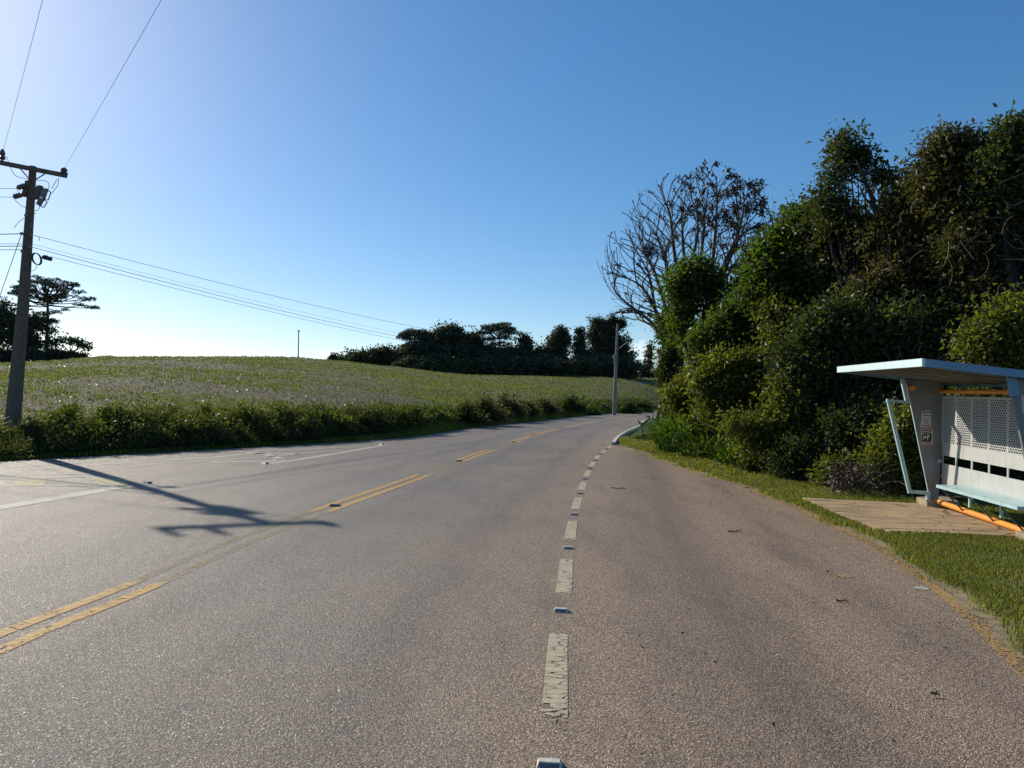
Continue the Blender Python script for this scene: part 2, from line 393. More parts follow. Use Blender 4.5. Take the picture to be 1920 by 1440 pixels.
rg = mrange(t, sep.outputs[1], .86, .99, .72, .22); t.links.new(rg, b.inputs['Roughness']); t.links.new(mrange(t, sep.outputs[1], .84, .96, .28, .9), b.inputs['Specular IOR Level'])
hh = math_(t, 'ADD', math_(t, 'MULTIPLY', v.outputs['Distance'], -1.1), math_(t, 'ADD', math_(t, 'MULTIPLY', v2.outputs['Distance'], -.7), math_(t, 'MULTIPLY', fine, .9)))
bump(t, b, hh, .7, .007)
ys = np.unique(np.concatenate([np.linspace(-12, 30, 160), np.geomspace(30, 190, 90)])); na = 60
u = np.linspace(0, 1, na); XX = xl(ys)[:, None] * (1 - u) + (xr(ys)[:, None] + .25) * u; YY = np.repeat(ys[:, None], na, 1)
yo = np.argsort(YL[:, 1]); offv = XX - np.interp(YY, YL[yo, 1], YL[yo, 0])
k = (np.arange(len(ys) - 1)[:, None] * na + np.arange(na - 1)[None]).ravel()
mb = MB(); mb.add(np.stack([XX, YY, np.zeros_like(XX)], -1).reshape(-1, 3), np.stack([k, k + 1, k + na + 1, k + na], 1), (offv / 20 + .5).ravel())
road = mb.build('road', rm); tag(road, kind='structure')

def paintmat(name, c, wear=.5, cracks=1.0, crackscale=9, worn=None):
    m, t, b, o = mat(name)
    w_ = attr(t, 'tint')
    cv = NN(t, 'ShaderNodeTexVoronoi'); cv.feature = 'DISTANCE_TO_EDGE'; cv.inputs['Scale'].default_value = crackscale
    mp = NN(t, 'ShaderNodeMapping'); mp.inputs['Scale'].default_value = (.55, 1.7, 1); t.links.new(geo(t), mp.inputs[0])
    nv = NN(t, 'ShaderNodeTexNoise'); nv.inputs['Scale'].default_value = 14; t.links.new(geo(t), nv.inputs['Vector'])
    ad = NN(t, 'ShaderNodeVectorMath', operation='MULTIPLY_ADD'); ad.inputs[1].default_value = (.06, .06, 0); t.links.new(nv.outputs['Color'], ad.inputs[0]); t.links.new(mp.outputs[0], ad.inputs[2])
    t.links.new(ad.outputs[0], cv.inputs['Vector'])
    n = noise(t, 26, 6, .7); n2 = noise(t, 120, 3)
    col = ramp(t, [(.3, tuple(x * .72 for x in c)), (.6, c)], noise(t, 7, 6, .7)); 
    cc_ = col.outputs[0] if worn is None else mixc(t, mrange(t, w_, .55, .8), worn, col.outputs[0])
    t.links.new(mixc(t, mrange(t, n2, .42, .66, 0, .45), cc_, (.15, .12, .09)), b.inputs['Base Color']); b.inputs['Roughness'].default_value = .75; b.inputs['Specular IOR Level'].default_value = .2
    fac = math_(t, 'GREATER_THAN', math_(t, 'ADD', w_, math_(t, 'MULTIPLY', math_(t, 'SUBTRACT', n, .5), 1.6)), .5)
    fac = math_(t, 'MULTIPLY', fac, math_(t, 'GREATER_THAN', cv.outputs['Distance'], .026 * cracks))
    tr = NN(t, 'ShaderNodeBsdfTransparent'); mx = NN(t, 'ShaderNodeMixShader'); t.links.new(fac, mx.inputs[0])
    t.links.new(tr.outputs[0], mx.inputs[1]); t.links.new(b.outputs[0], mx.inputs[2]); t.links.new(mx.outputs[0], o.inputs[0])
    bump(t, b, n, .4, .004)
    return m
M['yellow'] = paintmat('yellow_paint', (.60, .35, .105), worn=(.42, .33, .16)); M['white'] = paintmat('white_paint', (.55, .475, .325))
M['ghost'] = paintmat('worn_white_paint', (.56, .53, .46), cracks=.3); M['edge_orange'] = paintmat('edge_orange_paint', (.44, .27, .10), cracks=.2)
M['ghost_yellow'] = paintmat('worn_yellow_paint', (.55, .47, .25), cracks=.3)
# double yellow line: fresh thermoplastic stretches alternate with worn ones
yl, s_ = resample(YL, .12)
imgx = []
cinv = CAMROT.transposed()
def proj(p):
    q = cinv @ (Vector(p) - Vector((0, 0, EYE)))
    return 960 + F * q.x / -q.z, 720 - F * q.y / -q.z
def interp_s(px):   # arc length on the yellow line nearest a photo column
    best = min(range(len(yl)), key=lambda i: abs(proj(yl[i])[0] - px) if yl[i][1] > 1.0 else 1e9); return s_[best]
fresh = [(interp_s(a), interp_s(b)) for a, b in ((-300, 262), (612, 790), (866, 920), (962, 1045), (1062, 1120), (1135, 1200))]
wearv = np.full(len(yl), .47)
for a, b2 in fresh: wearv = np.maximum(wearv, np.clip(1 - np.maximum(np.maximum(a - s_, s_ - b2), 0) * 3, .47, .92))
for side_ in (-1, 1):
    c = offset(yl, side_ * .125); A_ = offset(c, -.062); B_ = offset(c, .062); A_[:, 2] = B_[:, 2] = .004
    m_ = MB().strip(A_, B_, wearv); m_.build('centre_line', M['yellow'], road)
# dashed white line of the bus bay
Dpx = [(1020, 1600), (1030, 1437), (1039, 1345), (1047, 1190), (1057, 1110), (1063, 1047), (1070, 1000), (1078, 960), (1083, 940), (1092, 912), (1100, 892), (1111, 870), (1124, 853), (1140, 841), (1148, 833)]
DL = catmull([G(*p) for p in Dpx], 10); DL, ds = resample(DL, .02)
s0 = ds[np.argmin(np.abs(DL[:, 1] - G(1035, 1437).y))]
dm = MB()
stud_pts = []
for k in range(-1, 10):
    sa = s0 + 2.42 * k + .50; sb = sa + 1.36
    sel = (ds >= sa) & (ds <= sb + .32)
    if sel.sum() > 3:
        seg = DL[sel]; ww = np.clip(1.0 - np.maximum(sa + .14 - ds[sel], 0) * 5, .3, 1)
        seg_s = ds[sel]; ww = np.where(seg_s < sa + .18, .45 + (seg_s - sa) * 2, .95); ww = np.where(seg_s > sb, .3, ww)
        wd = np.linspace(.072, .066, len(seg)); A_ = offset(seg, -wd); B_ = offset(seg, wd); A_[:, 2] = B_[:, 2] = .0045
        dm.strip(A_, B_, ww)
    q = s0 + 2.42 * k; ii = np.argmin(np.abs(ds - q)); stud_pts.append((DL[ii], unit(DL[min(ii + 5, len(DL) - 1)] - DL[max(ii - 5, 0)])))
dm.build('dashed_line', M['white'], road)
# orange edge line of the bay, sandy dirt beyond it
RL, rs = resample(np.array([list(p) for p in Rp if p.y < G(1150, 834).y + .1]), .15)
RLs = RL.copy()
for _ in range(12): RLs[1:-1] = (RLs[:-2] + RLs[2:] + RLs[1:-1] * 2) / 4
RL = RLs
A_ = offset(RL, -.13); B_ = offset(RL, -.02); A_[:, 2] = B_[:, 2] = .004
ww = .57 + .06 * np.sin(rs * 1.7) + .05 * np.sin(rs * 4.1)
MB().strip(A_, B_, ww).build('edge_line', M['edge_orange'], road)
def mark(name, m, pts, wd, ww):
    q, _ = resample(catmull([G(*p) for p in pts], 8), .15); A_ = offset(q, -wd / 2); B_ = offset(q, wd / 2); A_[:, 2] = B_[:, 2] = .005
    return A_, B_, ww
gm_ = MB()
for pts, wd, ww in [([(-60, 962), (0, 952), (120, 932), (243, 911)], .26, .54), ([(505, 869.5), (560, 862), (640, 849), (720, 835)], .16, .52),
                    ([(0, 890.5), (90, 889.5), (178, 888)], .09, .48), ([(0, 898), (60, 897.5), (160, 894), (240, 894)], .10, .48), ([(0, 911), (110, 911), (240, 912)], .10, .48),
                    ([(235, 875), (340, 867), (430, 861), (510, 856), (590, 848), (640, 844)], .12, .48), ([(395, 867), (450, 866), (510, 865), (530, 861)], .30, .46),
                    ([(310, 863), (400, 858), (470, 851), (560, 851)], .22, .48), ([(480, 845), (560, 843), (640, 839), (700, 838)], .14, .48), ([(60, 881), (160, 873), (260, 868)], .12, .48),
                    ([(0, 878), (80, 872), (170, 866)], .1, .48), ([(530, 862), (500, 853), (455, 847), (400, 846)], .2, .48)]:
    A_, B_, ww = mark('', None, pts, wd * 1.35, ww + .11); gm_.strip(A_, B_, ww)
gm_.build('white_hatching', M['ghost'], road)
gy = MB()
for pts in (((30, 897), (86, 897), (84, 911), (27, 911)), ((172, 896), (228, 896), (243, 910), (185, 911))):
    q = [G(*p) for p in pts]; gy.add([[p.x, p.y, .0062] for p in q], [(0, 1, 2, 3)], .6)
gy.build('yellow_block', M['ghost_yellow'], road)
for nm, c, r_ in (('paint_spot', (1583, 1081), .055), ('paint_spot', (1727, 1103), .05)):
    p = G(*c); a = np.linspace(0, 2 * math.pi, 13)[:-1]
    V = [[p.x, p.y, .0045]] + [[p.x + math.cos(x) * r_ * random.uniform(.7, 1.3) * 1.4, p.y + math.sin(x) * r_ * random.uniform(.7, 1.3) * 1.3, .0045] for x in a]
    MB().add(V, [(0, i + 1, (i + 1) % 12 + 1) for i in range(12)], .62).build('paint_spot', M['edge_orange'] if c[0] < 1600 else M['ghost'], road)

# verge, dirt, pad, kerb
backpx = [(1150, 827), (1185, 812), (1215, 806), (1245, 838), (1330, 866), (1430, 905), (1560, 932), (1700, 950), (1800, 960), (1920, 985), (2300, 1060), (3300, 1300)]
backp = np.array([list(G(*p)) for p in backpx])
padq = [G(1505, 941), G(1742, 953), G(1965, 1019), G(1668, 1006), G(1600, 984)]
padq2 = [(p.x, p.y) for p in padq]
def inpoly(x, y, poly):
    x = np.asarray(x); y = np.asarray(y); c = np.zeros(x.shape, bool); n = len(poly)
    for i in range(n):
        x1, y1 = poly[i]; x2, y2 = poly[(i + 1) % n]
        cond = ((y1 > y) != (y2 > y)); xi = (x2 - x1) * (y - y1) / (y2 - y1 + 1e-12) + x1
        c ^= cond & (x < xi)
    return c
vm = simple('verge_soil', (.075, .085, .03), (.13, .105, .06), 3, .95, bumpk=.5)
dirtm = simple('sandy_dirt', (.34, .25, .14), (.14, .115, .06), 7, .95, bumpk=.8, bscale=50)
ysv = np.linspace(-9, G(1150, 834).y + 1, 260); nb = 60; u = np.linspace(0, 1, nb)
xin = np.interp(ysv, RL[:, 1], RL[:, 0]); xin = np.where(ysv > RL[-1, 1], np.interp(ysv, RY, RX) + .15, xin)
jag = rng.normal(0, .012, len(ysv)) + .07 * np.sin(ysv * 2.3) + .04 * np.sin(ysv * 5.9 + 1) + .012 * np.sin(ysv * 13.7)
wd0 = np.interp(ysv, [-9, 3, 7, 9, 12, 30], [.24, .20, .14, .10, .07, .05])
x0 = xin + wd0 + jag * .8 + .02; x1 = xin + 9.0
XX = x0[:, None] + (x1 - x0)[:, None] * u[None] ** 1.6; YY = np.repeat(ysv[:, None], nb, 1)
ZZ = .0115 + .035 * np.clip((XX - x0[:, None]) / .5, 0, 1) + .012 * np.sin(XX * 3.1) * np.sin(YY * 2.7)
inp = inpoly(XX, YY, padq2); ZZ = np.where(inp, .0, ZZ)
k = (np.arange(len(ysv) - 1)[:, None] * nb + np.arange(nb - 1)[None]).ravel()
vg = MB(); vg.add(np.stack([XX, YY, ZZ], -1).reshape(-1, 3), np.stack([k, k + 1, k + nb + 1, k + nb], 1))
tag(vg.build('verge', vm, smooth=True), kind='structure')
# dirt strip sheet
A_ = RL.copy(); A_[:, 0] += -.03 + .03 * np.sin(A_[:, 1] * 7) + .02 * np.sin(A_[:, 1] * 19); B_ = RL.copy(); B_[:, 0] += np.interp(B_[:, 1], [-9, 3, 7, 30], [.7, .5, .35, .25])
A_[:, 2] = .008; B_[:, 2] = .010
tag(MB().strip(A_, B_).build('dirt_strip', dirtm), kind='structure')
# concrete pad
pm, t, b, o = mat('pad_concrete')
nn = noise(t, 2.2, 6, .65); wv = noise(t, 1.3, 4, .6, mapv(t, (.6, 4.5, 1), R_(12)))
c = ramp(t, [(.3, (.42, .29, .155)), (.7, (.31, .215, .115))], nn); c = mixc(t, mrange(t, wv, .5, .62, 0, .6), c.outputs[0], (.14, .105, .07))
cv = NN(t, 'ShaderNodeTexVoronoi'); cv.feature = 'DISTANCE_TO_EDGE'; cv.inputs['Scale'].default_value = 1.3; t.links.new(mapv(t, (.5, 1.8, 1), R_(15)), cv.inputs['Vector'])
c = mixc(t, mrange(t, cv.outputs['Distance'], .008, .03, .8, 0), c, (.07, .05, .03))
t.links.new(c, b.inputs['Base Color']); b.inputs['Roughness'].default_value = .9; bump(t, b, noise(t, 60, 6), .4, .01)
top = [(p.x, p.y, .075) for p in padq]; bot = [(p.x, p.y, -.03) for p in padq]; n = len(top)
pd = MB().add(top + bot, [(i, n + i, n + (i + 1) % n, (i + 1) % n) for i in range(n)]); pd.f.append(np.array([(0, 1, 2, 3)]) * 0 + np.array([(4, 3, 2, 1)])); pd.f.append(np.array([(4, 1, 0)]))
tag(pd.build('concrete_slab', pm), kind='structure')
# kerb on the bend
kq, _ = resample(catmull(Kp + [Rp[-3], Rp[-2]], 8), .3)
km = MB(); a0 = offset(kq, 0); a1 = offset(kq, .16)
for q in (a0, a1): pass
h = .11
def lift(q, z): q = q.copy(); q[:, 2] = z; return q
km.strip(lift(a0, 0.0), lift(offset(kq, .02), h)); km.strip(lift(offset(kq, .02), h), lift(a1, h)); km.strip(lift(a1, h), lift(a1, -.03))
km.add([list(lift(a0, 0)[0]), list(lift(offset(kq, .02), h)[0]), list(lift(a1, h)[0]), list(lift(a1, -.03)[0])], [(0, 1, 2, 3)])
tag(km.build('kerb', M['kerb']), kind='structure')

# ------------------------------------------------------------------ grass and ground cover on the right
def scatter_verge(N, ymin, ymax, xmax=4.2):
    y = rng.uniform(ymin, ymax, N); x_in = np.interp(y, ysv, x0); x = x_in + rng.uniform(0, 1, N) ** 1.15 * xmax - np.where(rng.random(N) < .14, rng.random(N) ** 2 * .38 * (np.sin(y * 3.7) * np.sin(y * 9.1 + 1) > -.2), rng.random(N) ** 2 * .16)
    backx = np.interp(y, backp[::-1, 1][np.argsort(backp[::-1, 1])], backp[::-1, 0][np.argsort(backp[::-1, 1])])
    ok = (~inpoly(x, y, padq2)) & (x < backx + 1.2)
    ok &= (y < 22.5) | (x > xr(y) + .2)
    # bare patches
    ok &= (np.sin(x * 2.9 + y) * np.sin(y * 3.3 - x) + rng.normal(0, .5, N)) > -.75
    return np.stack([x[ok], y[ok], .012 + .035 * np.clip((x[ok] - x_in[ok]) / .5, 0, 1)], 1)
gmb = MB()
B = scatter_verge(120000, 3.5, 9); add_blades(gmb, B, .055, .0038, .9)
B = scatter_verge(110000, 9, 16); add_blades(gmb, B, .06, .006, .9)
B = scatter_verge(60000, 16, 32, 6); add_blades(gmb, B, .085, .012, .9)
tag(gmb.build('verge_grass', M['grass']), 'short sunlit green grass on the verge by the bus bay', 'grass', kind='stuff')
# narrow green verge of the far side of the road
ls, _ = resample(_ls, .1); ls = ls[(ls[:, 1] > 15) & (ls[:, 1] < 140)]
lm = MB(); N = 60000; ii = rng.integers(0, len(ls), N)
tt = unit(np.gradient(ls, axis=0)); nl = np.stack([-tt[:, 1], tt[:, 0], np.zeros(len(tt))], 1)
wv_ = np.where((ls[ii, 1] > 26), .7, .3)
B = ls[ii] + nl[ii] * (rng.uniform(0.0, 1, N) * wv_)[:, None]; B[:, 2] = terrain(B[:, 0], B[:, 1]) - .01
add_blades(lm, B, .12, .012 + B[:, 1] * .0004, .8)
tag(lm.build('roadside_grass', M['grass']), 'thin strip of low grass along the far road edge', 'grass', kind='stuff')
# undergrowth bank, backlit
def bank_pts(N, ymin, ymax):
    sel = np.where((ls[:, 1] > ymin) & (ls[:, 1] < ymax))[0]; ii = rng.choice(sel, N)
    s = ls[ii, 1] * .9 + ls[ii, 0]
    hh = .58 + .20 * np.sin(s * .9) + .17 * np.sin(s * 2.3 + 1) + .14 * np.sin(s * 5.1) + .12 * np.sin(s * 11.3 + 2); hh = .56 * hh * np.where(rng.random(len(s)) < .10, rng.uniform(1.1, 2.0, len(s)), 1.0)
    wd = 2.6; d = rng.uniform(0, 1, N) ** .8 * wd; prof = np.sqrt(np.clip(1 - ((d - wd * .45) / (wd * .62)) ** 2, 0.02, 1))
    z = hh * prof * rng.uniform(.0, 1, N) ** .45
    p = ls[ii] + nl[ii] * (d + np.where(ls[ii, 1] > 26, .45, .12))[:, None]; p[:, 2] = terrain(p[:, 0], p[:, 1]) + np.maximum(z, .02)
    p += rng.normal(0, .05, p.shape)
    pp_ = P(21, 850, POLE_Y); tt_ = p[:, 0] - p[:, 1] * pp_.x / pp_.y; p = p[~((np.abs(tt_) < .42 + .12 * rng.random(len(p))) & (p[:, 1] < POLE_Y + .3) & (p[:, 2] > terrain(p[:, 0], p[:, 1]) + .16 + .12 * rng.random(len(p))))]; return p
ex = MB()
# extra stretch to the left of the frame
bk = MB()
add_leaves(bk, bank_pts(130000, 15, 30), .09, .5); add_leaves(bk, bank_pts(55000, 30, 60), .14, .5); add_leaves(bk, bank_pts(22000, 60, 140), .28, .5)
B = bank_pts(7000, 15, 32); add_blades(bk, B, .38, .006, .9); B = bank_pts(2500, 32, 90); add_blades(bk, B, .35, .014, 1.1)
for _ in range(150):
    sel = np.where((ls[:, 1] > 16) & (ls[:, 1] < 34))[0]; i_ = rng.choice(sel); q = ls[i_] + nl[i_] * rng.uniform(.6, 2.6); q[2] = terr(q[0], q[1])
    rr_ = rng.uniform(.25, .5); nn_ = rng.integers(40, 110); dd = unit(rng.normal(size=(nn_, 3))) * [1, 1, .8] * rr_ * rng.uniform(.4, 1, (nn_, 1)); C = q + dd + [0, 0, rng.uniform(.35, .62)]; C = C[C[:, 2] > q[2]]
    if abs(q[0] - q[1] * P(21, 850, POLE_Y).x / POLE_Y) > .9 or q[1] > POLE_Y: add_leaves(bk, C, .15, .5, np.array([[0, 0, .4]]), .8, rng.uniform(.5, 1, len(C)))
tag(bk.build('bank_undergrowth', M['leaf_bank']), 'tangled dark undergrowth on the bank along the far road edge', 'undergrowth', kind='stuff')

# ------------------------------------------------------------------ field cover
def field_pts(N, rmin, rmax, amin=-50, amax=14):
    a = rng.uniform(R_(amin), R_(amax), N); r = rmin * (rmax / rmin) ** rng.random(N)
    r0 = np.interp(a, LAZ, LR); rc = np.interp(a, CA, CR); ok = (r > r0 + 2.6) & (r < rc + 6)
    a, r = a[ok], r[ok]; x, y = r * np.sin(a), r * np.cos(a); return np.stack([x, y, terrain(x, y) - .02], 1), r
def patch(p): return np.sin(p[:, 0] * .07 + 1.0 + np.sin(p[:, 1] * .045)) * np.sin(p[:, 1] * .115 + p[:, 0] * .03) * .6 + .45 * np.sin(p[:, 0] * .23 + p[:, 1] * .31) * np.sin(p[:, 1] * .19 - p[:, 0] * .11) + .25
fm = MB()
p, r = field_pts(170000, 20, 250); rgt = np.clip((np.arctan2(p[:, 0], p[:, 1]) + .15) * 4, 0, 1)
ok = rng.random(len(p)) < np.clip(.40 + .9 * (patch(p) - .2) + .9 * rgt, .08, 1) * np.where(np.sin(p[:, 0] * 1.9 + p[:, 1] * .7) * np.sin(p[:, 1] * 1.3 - p[:, 0] * .5) > -.1, 1, .35); p, r = p[ok], r[ok]
for _ in range(3):
    q = p + np.stack([rng.normal(0, .12, len(p)), rng.normal(0, .12, len(p)), np.zeros(len(p))], 1)
    add_blades(fm, q, .14 + r * .0009, .009 + r * .0003, 1.0)
tag(fm.build('field_weeds', M['crop']), 'patchy green cover crop growing over the hillside field', 'crop', kind='stuff')
sm = MB(); p, r = field_pts(110000, 20, 240); rgt = np.clip((np.arctan2(p[:, 0], p[:, 1]) + .05) * 5, 0, 1)
ok = rng.random(len(p)) < np.clip(.34 - .6 * (patch(p) - .15) - .3 * rgt, .03, .8); p, r = p[ok], r[ok]; p[:, 2] += .04 + rng.random(len(p)) * .06
add_leaves(sm, p, .12 + r * .0016, .22, up=1.2, fold=.05)
tag(sm.build('straw_stubble', M['straw']), 'pale dry straw and stubble lying on the hillside field', 'stubble', kind='stuff')

# ------------------------------------------------------------------ trees
def limb(a, b, bend=.12, n=7):
    a = np.array(list(a), float); b = np.array(list(b), float); L = np.linalg.norm(b - a)
    o = rng.normal(0, bend * L * .5, 3); u = np.linspace(0, 1, n)[:, None]
    m = (a + b) / 2 + o; return (1 - u) ** 2 * a + 2 * u * (1 - u) * m + u * u * b
def make_tree(name, label, cat, group, base, blobs, leafsize, n_per, leafm, barkm, trunk_r=.12, clus=.35, nclus=26, lw=.5, crowds=.55, stems=1, twigs=True, up=.5, inner=.35, dens=1.0):
    """blobs: list of (centre, (rx, ry, rz)); leaves sit in clusters spread through each ellipsoid"""
    base = Vector(base); root = empty(name, base, label, cat, group)
    cr = MB(); tr = MB()
    cen = np.mean([list(c) for c, _ in blobs], axis=0)
    fork = np.array([base.x * .5 + cen[0] * .5, base.y * .5 + cen[1] * .5, base.z + (cen[2] - base.z) * .55])
    for s in range(stems):
        bs = np.array(list(base)) + (rng.normal(0, .3, 3) * [1, 1, 0] if s else 0)
        pts = limb(bs, fork + (rng.normal(0, .5, 3) if s else 0), .08); pts[0][2] -= .15
        tr.tube(pts, np.linspace(trunk_r, trunk_r * .6, len(pts)), 8)
    for c, rad in blobs:
        c = np.array(list(c), float); rad = np.array(rad, float)
        tr.tube(limb(fork, c, .15), np.linspace(trunk_r * .5, trunk_r * .18, 7), 6, cap=False)
        vol = (rad[0] * rad[1] * rad[2]) ** (1 / 3)
        K = max(8, int(nclus * (vol / clus) ** 1.9 * dens * 1.05))
        nbr = 9; bd = rng.normal(size=(nbr, 3)) + [0, 0, .3]; bd = unit(bd); bl = rng.uniform(.4, 1.5, nbr)
        wb = rng.integers(0, nbr, K); tt_ = rng.uniform(.25, 1.0, K) ** .8 * bl[wb]
        cc = c + (bd[wb] * tt_[:, None] + rng.normal(0, .125, (K, 3))) * rad
        cc[:, 2] -= .10 * rad[2] * tt_ ** 2
        btint = rng.uniform(-.22, .22, nbr)[wb]
        d = unit(rng.normal(size=(K // 3 + 1, 3))); c2 = c + d * rad * rng.uniform(inner, .8, (len(d), 1)); cc = np.concatenate([cc, c2]); btint = np.concatenate([btint, np.zeros(len(d)) - .1])
        if twigs:
            for q in range(nbr): tr.tube(limb(c, c + bd[q] * bl[q] * rad, .15, 5), np.linspace(trunk_r * .16, trunk_r * .05, 5), 4, cap=False)
        others = [np.array(list(o_c)) for o_c, _ in blobs if np.linalg.norm(np.array(list(o_c)) - c) > 1e-6]
        if others and twigs:
            o_c = min(others, key=lambda z: np.linalg.norm(z - c)); nf_ = K // 2 + 2
            fl = c + (o_c - c) * rng.random((nf_, 1)) + rng.normal(0, .42, (nf_, 3)) * rad + [0, 0, .1 * rad[2]]
            cc = np.concatenate([cc, fl]); btint = np.concatenate([btint, rng.uniform(-.2, .2, nf_)])
        ks = max(3, int(K * .10)); ds_ = unit(rng.normal(size=(ks, 3)) + [0, 0, .35])
        sp = c + ds_ * rad * rng.uniform(1.05, 1.45, (ks, 1))
        if twigs:
            for q in sp[:10]: tr.tube(limb(c + (q - c) * .55, q, .15, 4), np.linspace(.014, .005, 4) * (1 if clus < .6 else 3), 4, cap=False)
        cc = np.concatenate([cc, sp]); btint = np.concatenate([btint, np.zeros(len(sp))])
        kp = cc[:, 2] > base.z + .05; cc = cc[kp]; btint = btint[kp]
        nl_ = max(3, int(n_per)); C = np.repeat(cc, nl_, 0) + rng.normal(0, clus * .5, (len(cc) * nl_, 3)) * [1, 1, .8]
        tcl = np.clip(np.repeat(rng.random(len(cc)) * .35 + btint, nl_) + rng.random(len(C)) * .6, 0, 1)
        outw = unit(C - c) * .6
        keep = C[:, 2] > base.z + .02
        lsz = leafsize * np.repeat(rng.uniform(.6, 1.5, len(cc)), nl_)
        add_leaves(cr, C[keep], lsz[keep], lw, outw[keep], up, tcl[keep])
    tr.build('trunk', barkm, root, smooth=True); cr.build('crown', leafm, root)
    return root
def B_(x, y, rpx, Y, sy=1.0, fl=1.0):   # a crown lobe given by its photo position, pixel radius and distance
    r_ = rpx / F * Y; return (P(x, y, Y), (r_, r_ * sy, r_ * fl))

# --- far tree line behind the field
FT = 'trees in the dark wood behind the field'
def far_tree(label, xs, Y, base_y=None, name='wood_tree', leafm='leaf_far', nper=7, tw=.35, **kw):
    cx = sum(b[0] for b in xs) / len(xs); g = P(cx, 705, Y); z = terr(g.x, g.y)
    return make_tree(name, label, 'tree', FT, (g.x, g.y, z), [B_(*b[:3], Y + (b[3] if len(b) > 3 else 0), 1.0, b[4] if len(b) > 4 else 1.0) for b in xs], .62, nper, M[leafm], M['bark'], tw, 1.0, 22, .6, dens=1.3, **kw)
low_c = 0
far_tree('low round tree at the left tip of the wood, on the hill shoulder', [(668, 672, 12), (652, 678, 8), (684, 670, 12)], 215)
far_tree('low tree second from the left tip of the wood, under the flat topped pine', [(705, 666, 15), (722, 668, 16), (700, 678, 14), (735, 672, 18)], 214)
far_tree('dark bushy tree under the broad flat canopy at the left of the wood', [(760, 672, 18), (780, 664, 20), (750, 685, 15), (800, 675, 22)], 212)
far_tree('tall leafy tree with white limbs right beside the flat topped pine', [(812, 645, 20), (830, 628, 18), (850, 624, 16), (800, 650, 18), (838, 655, 25), (865, 640, 15)], 214)
far_tree('rounded dark tree in the wood just left of the lone umbrella pine', [(878, 645, 18), (892, 640, 14), (870, 668, 24), (900, 662, 18)], 212)
far_tree('low dark tree directly below the umbrella pine crown', [(925, 664, 14), (945, 668, 18), (910, 680, 20), (960, 662, 12)], 210)
far_tree('slim ivy covered tree right of the umbrella pine', [(985, 640, 11), (982, 655, 14), (990, 672, 17), (975, 690, 16)], 210)
far_tree('low olive tree in the gap right of the slim ivy covered tree', [(1012, 665, 14), (1005, 680, 16), (1025, 678, 15)], 211)
far_tree('twin topped tree standing in the middle right of the wood', [(1052, 620, 9), (1045, 635, 14), (1060, 640, 13), (1040, 655, 18), (1050, 678, 22)], 213)
far_tree('very slender columnar tree left of the biggest tree in the wood', [(1086, 622, 6), (1088, 637, 9), (1085, 655, 11), (1090, 675, 14)], 213)
far_tree('biggest rounded tree of the wood, beside the lamp pole', [(1125, 612, 16), (1145, 607, 13), (1165, 608, 10, 0, .8), (1118, 630, 19), (1140, 635, 24), (1160, 650, 20), (1130, 665, 28), (1168, 672, 18)], 214)
far_tree('low spreading tree with sky gaps at the right end of the wood', [(1180, 682, 10, 0, .6), (1195, 688, 9, 0, .6), (1172, 694, 12, 0, .6)], 216)
far_tree('thin pale conifer shaped tree seen past the right end of the wood', [(1219, 652, 7), (1217, 668, 9), (1216, 684, 10), (1208, 692, 9)], 235, nper=4)
# understorey that closes the wood below
for k, (x0_, y0_) in enumerate([(650, 684), (690, 686), (730, 688), (775, 692), (815, 690), (850, 690), (890, 690), (935, 692), (975, 692), (1015, 692), (1055, 692), (1095, 690), (1135, 690), (1165, 692), (1205, 702), (1235, 702)]):
    names = ['below the low round tree at the left tip', 'second from the left tip of the wood', 'on the hill shoulder under the flat topped pine', 'where the hill shoulder meets the flat field', 'under the tall leafy tree with white limbs', 'right of the tall leafy tree with white limbs', 'below the rounded dark tree', 'below the umbrella pine trunk', 'at the foot of the slim ivy covered tree', 'below the low olive tree', 'at the foot of the twin topped tree', 'at the foot of the slender columnar tree', 'under the biggest rounded tree of the wood', 'behind the lamp pole at the wood edge', 'right of the wood in the low gap', 'beside the roadside trees at the far right end of the wood']
    Y = 222 if k < 3 else (206 if k < 14 else 236)
    h_ = 22 if k < 14 else 8
    g = P(x0_, 705, Y); z = terr(g.x, g.y)
    make_tree('understorey_shrub', 'dark understorey shrub ' + names[k], 'shrub', 'understorey shrubs of the wood', (g.x, g.y, z), [B_(x0_, y0_, h_, Y, 1.0, .9), B_(x0_ + 16, y0_ + 5, h_ * .8, Y - 2), B_(x0_ - 15, y0_ + 6, h_ * .8, Y - 2)], .75, 9, M['leaf_far'], M['bark'], .2, 1.1, 26, .7, twigs=False, inner=.1)
g = P(624, 676, 200); make_tree('small_tree', 'tiny lone tree on the hill crest left of the wood', 'tree', None, (g.x, g.y, terr(g.x, g.y)), [B_(624, 671, 4, 200), B_(628, 672, 3, 200), B_(620, 672, 3, 200)], .5, 8, M['leaf_far'], M['bark'], .12, .4, 22, .6)

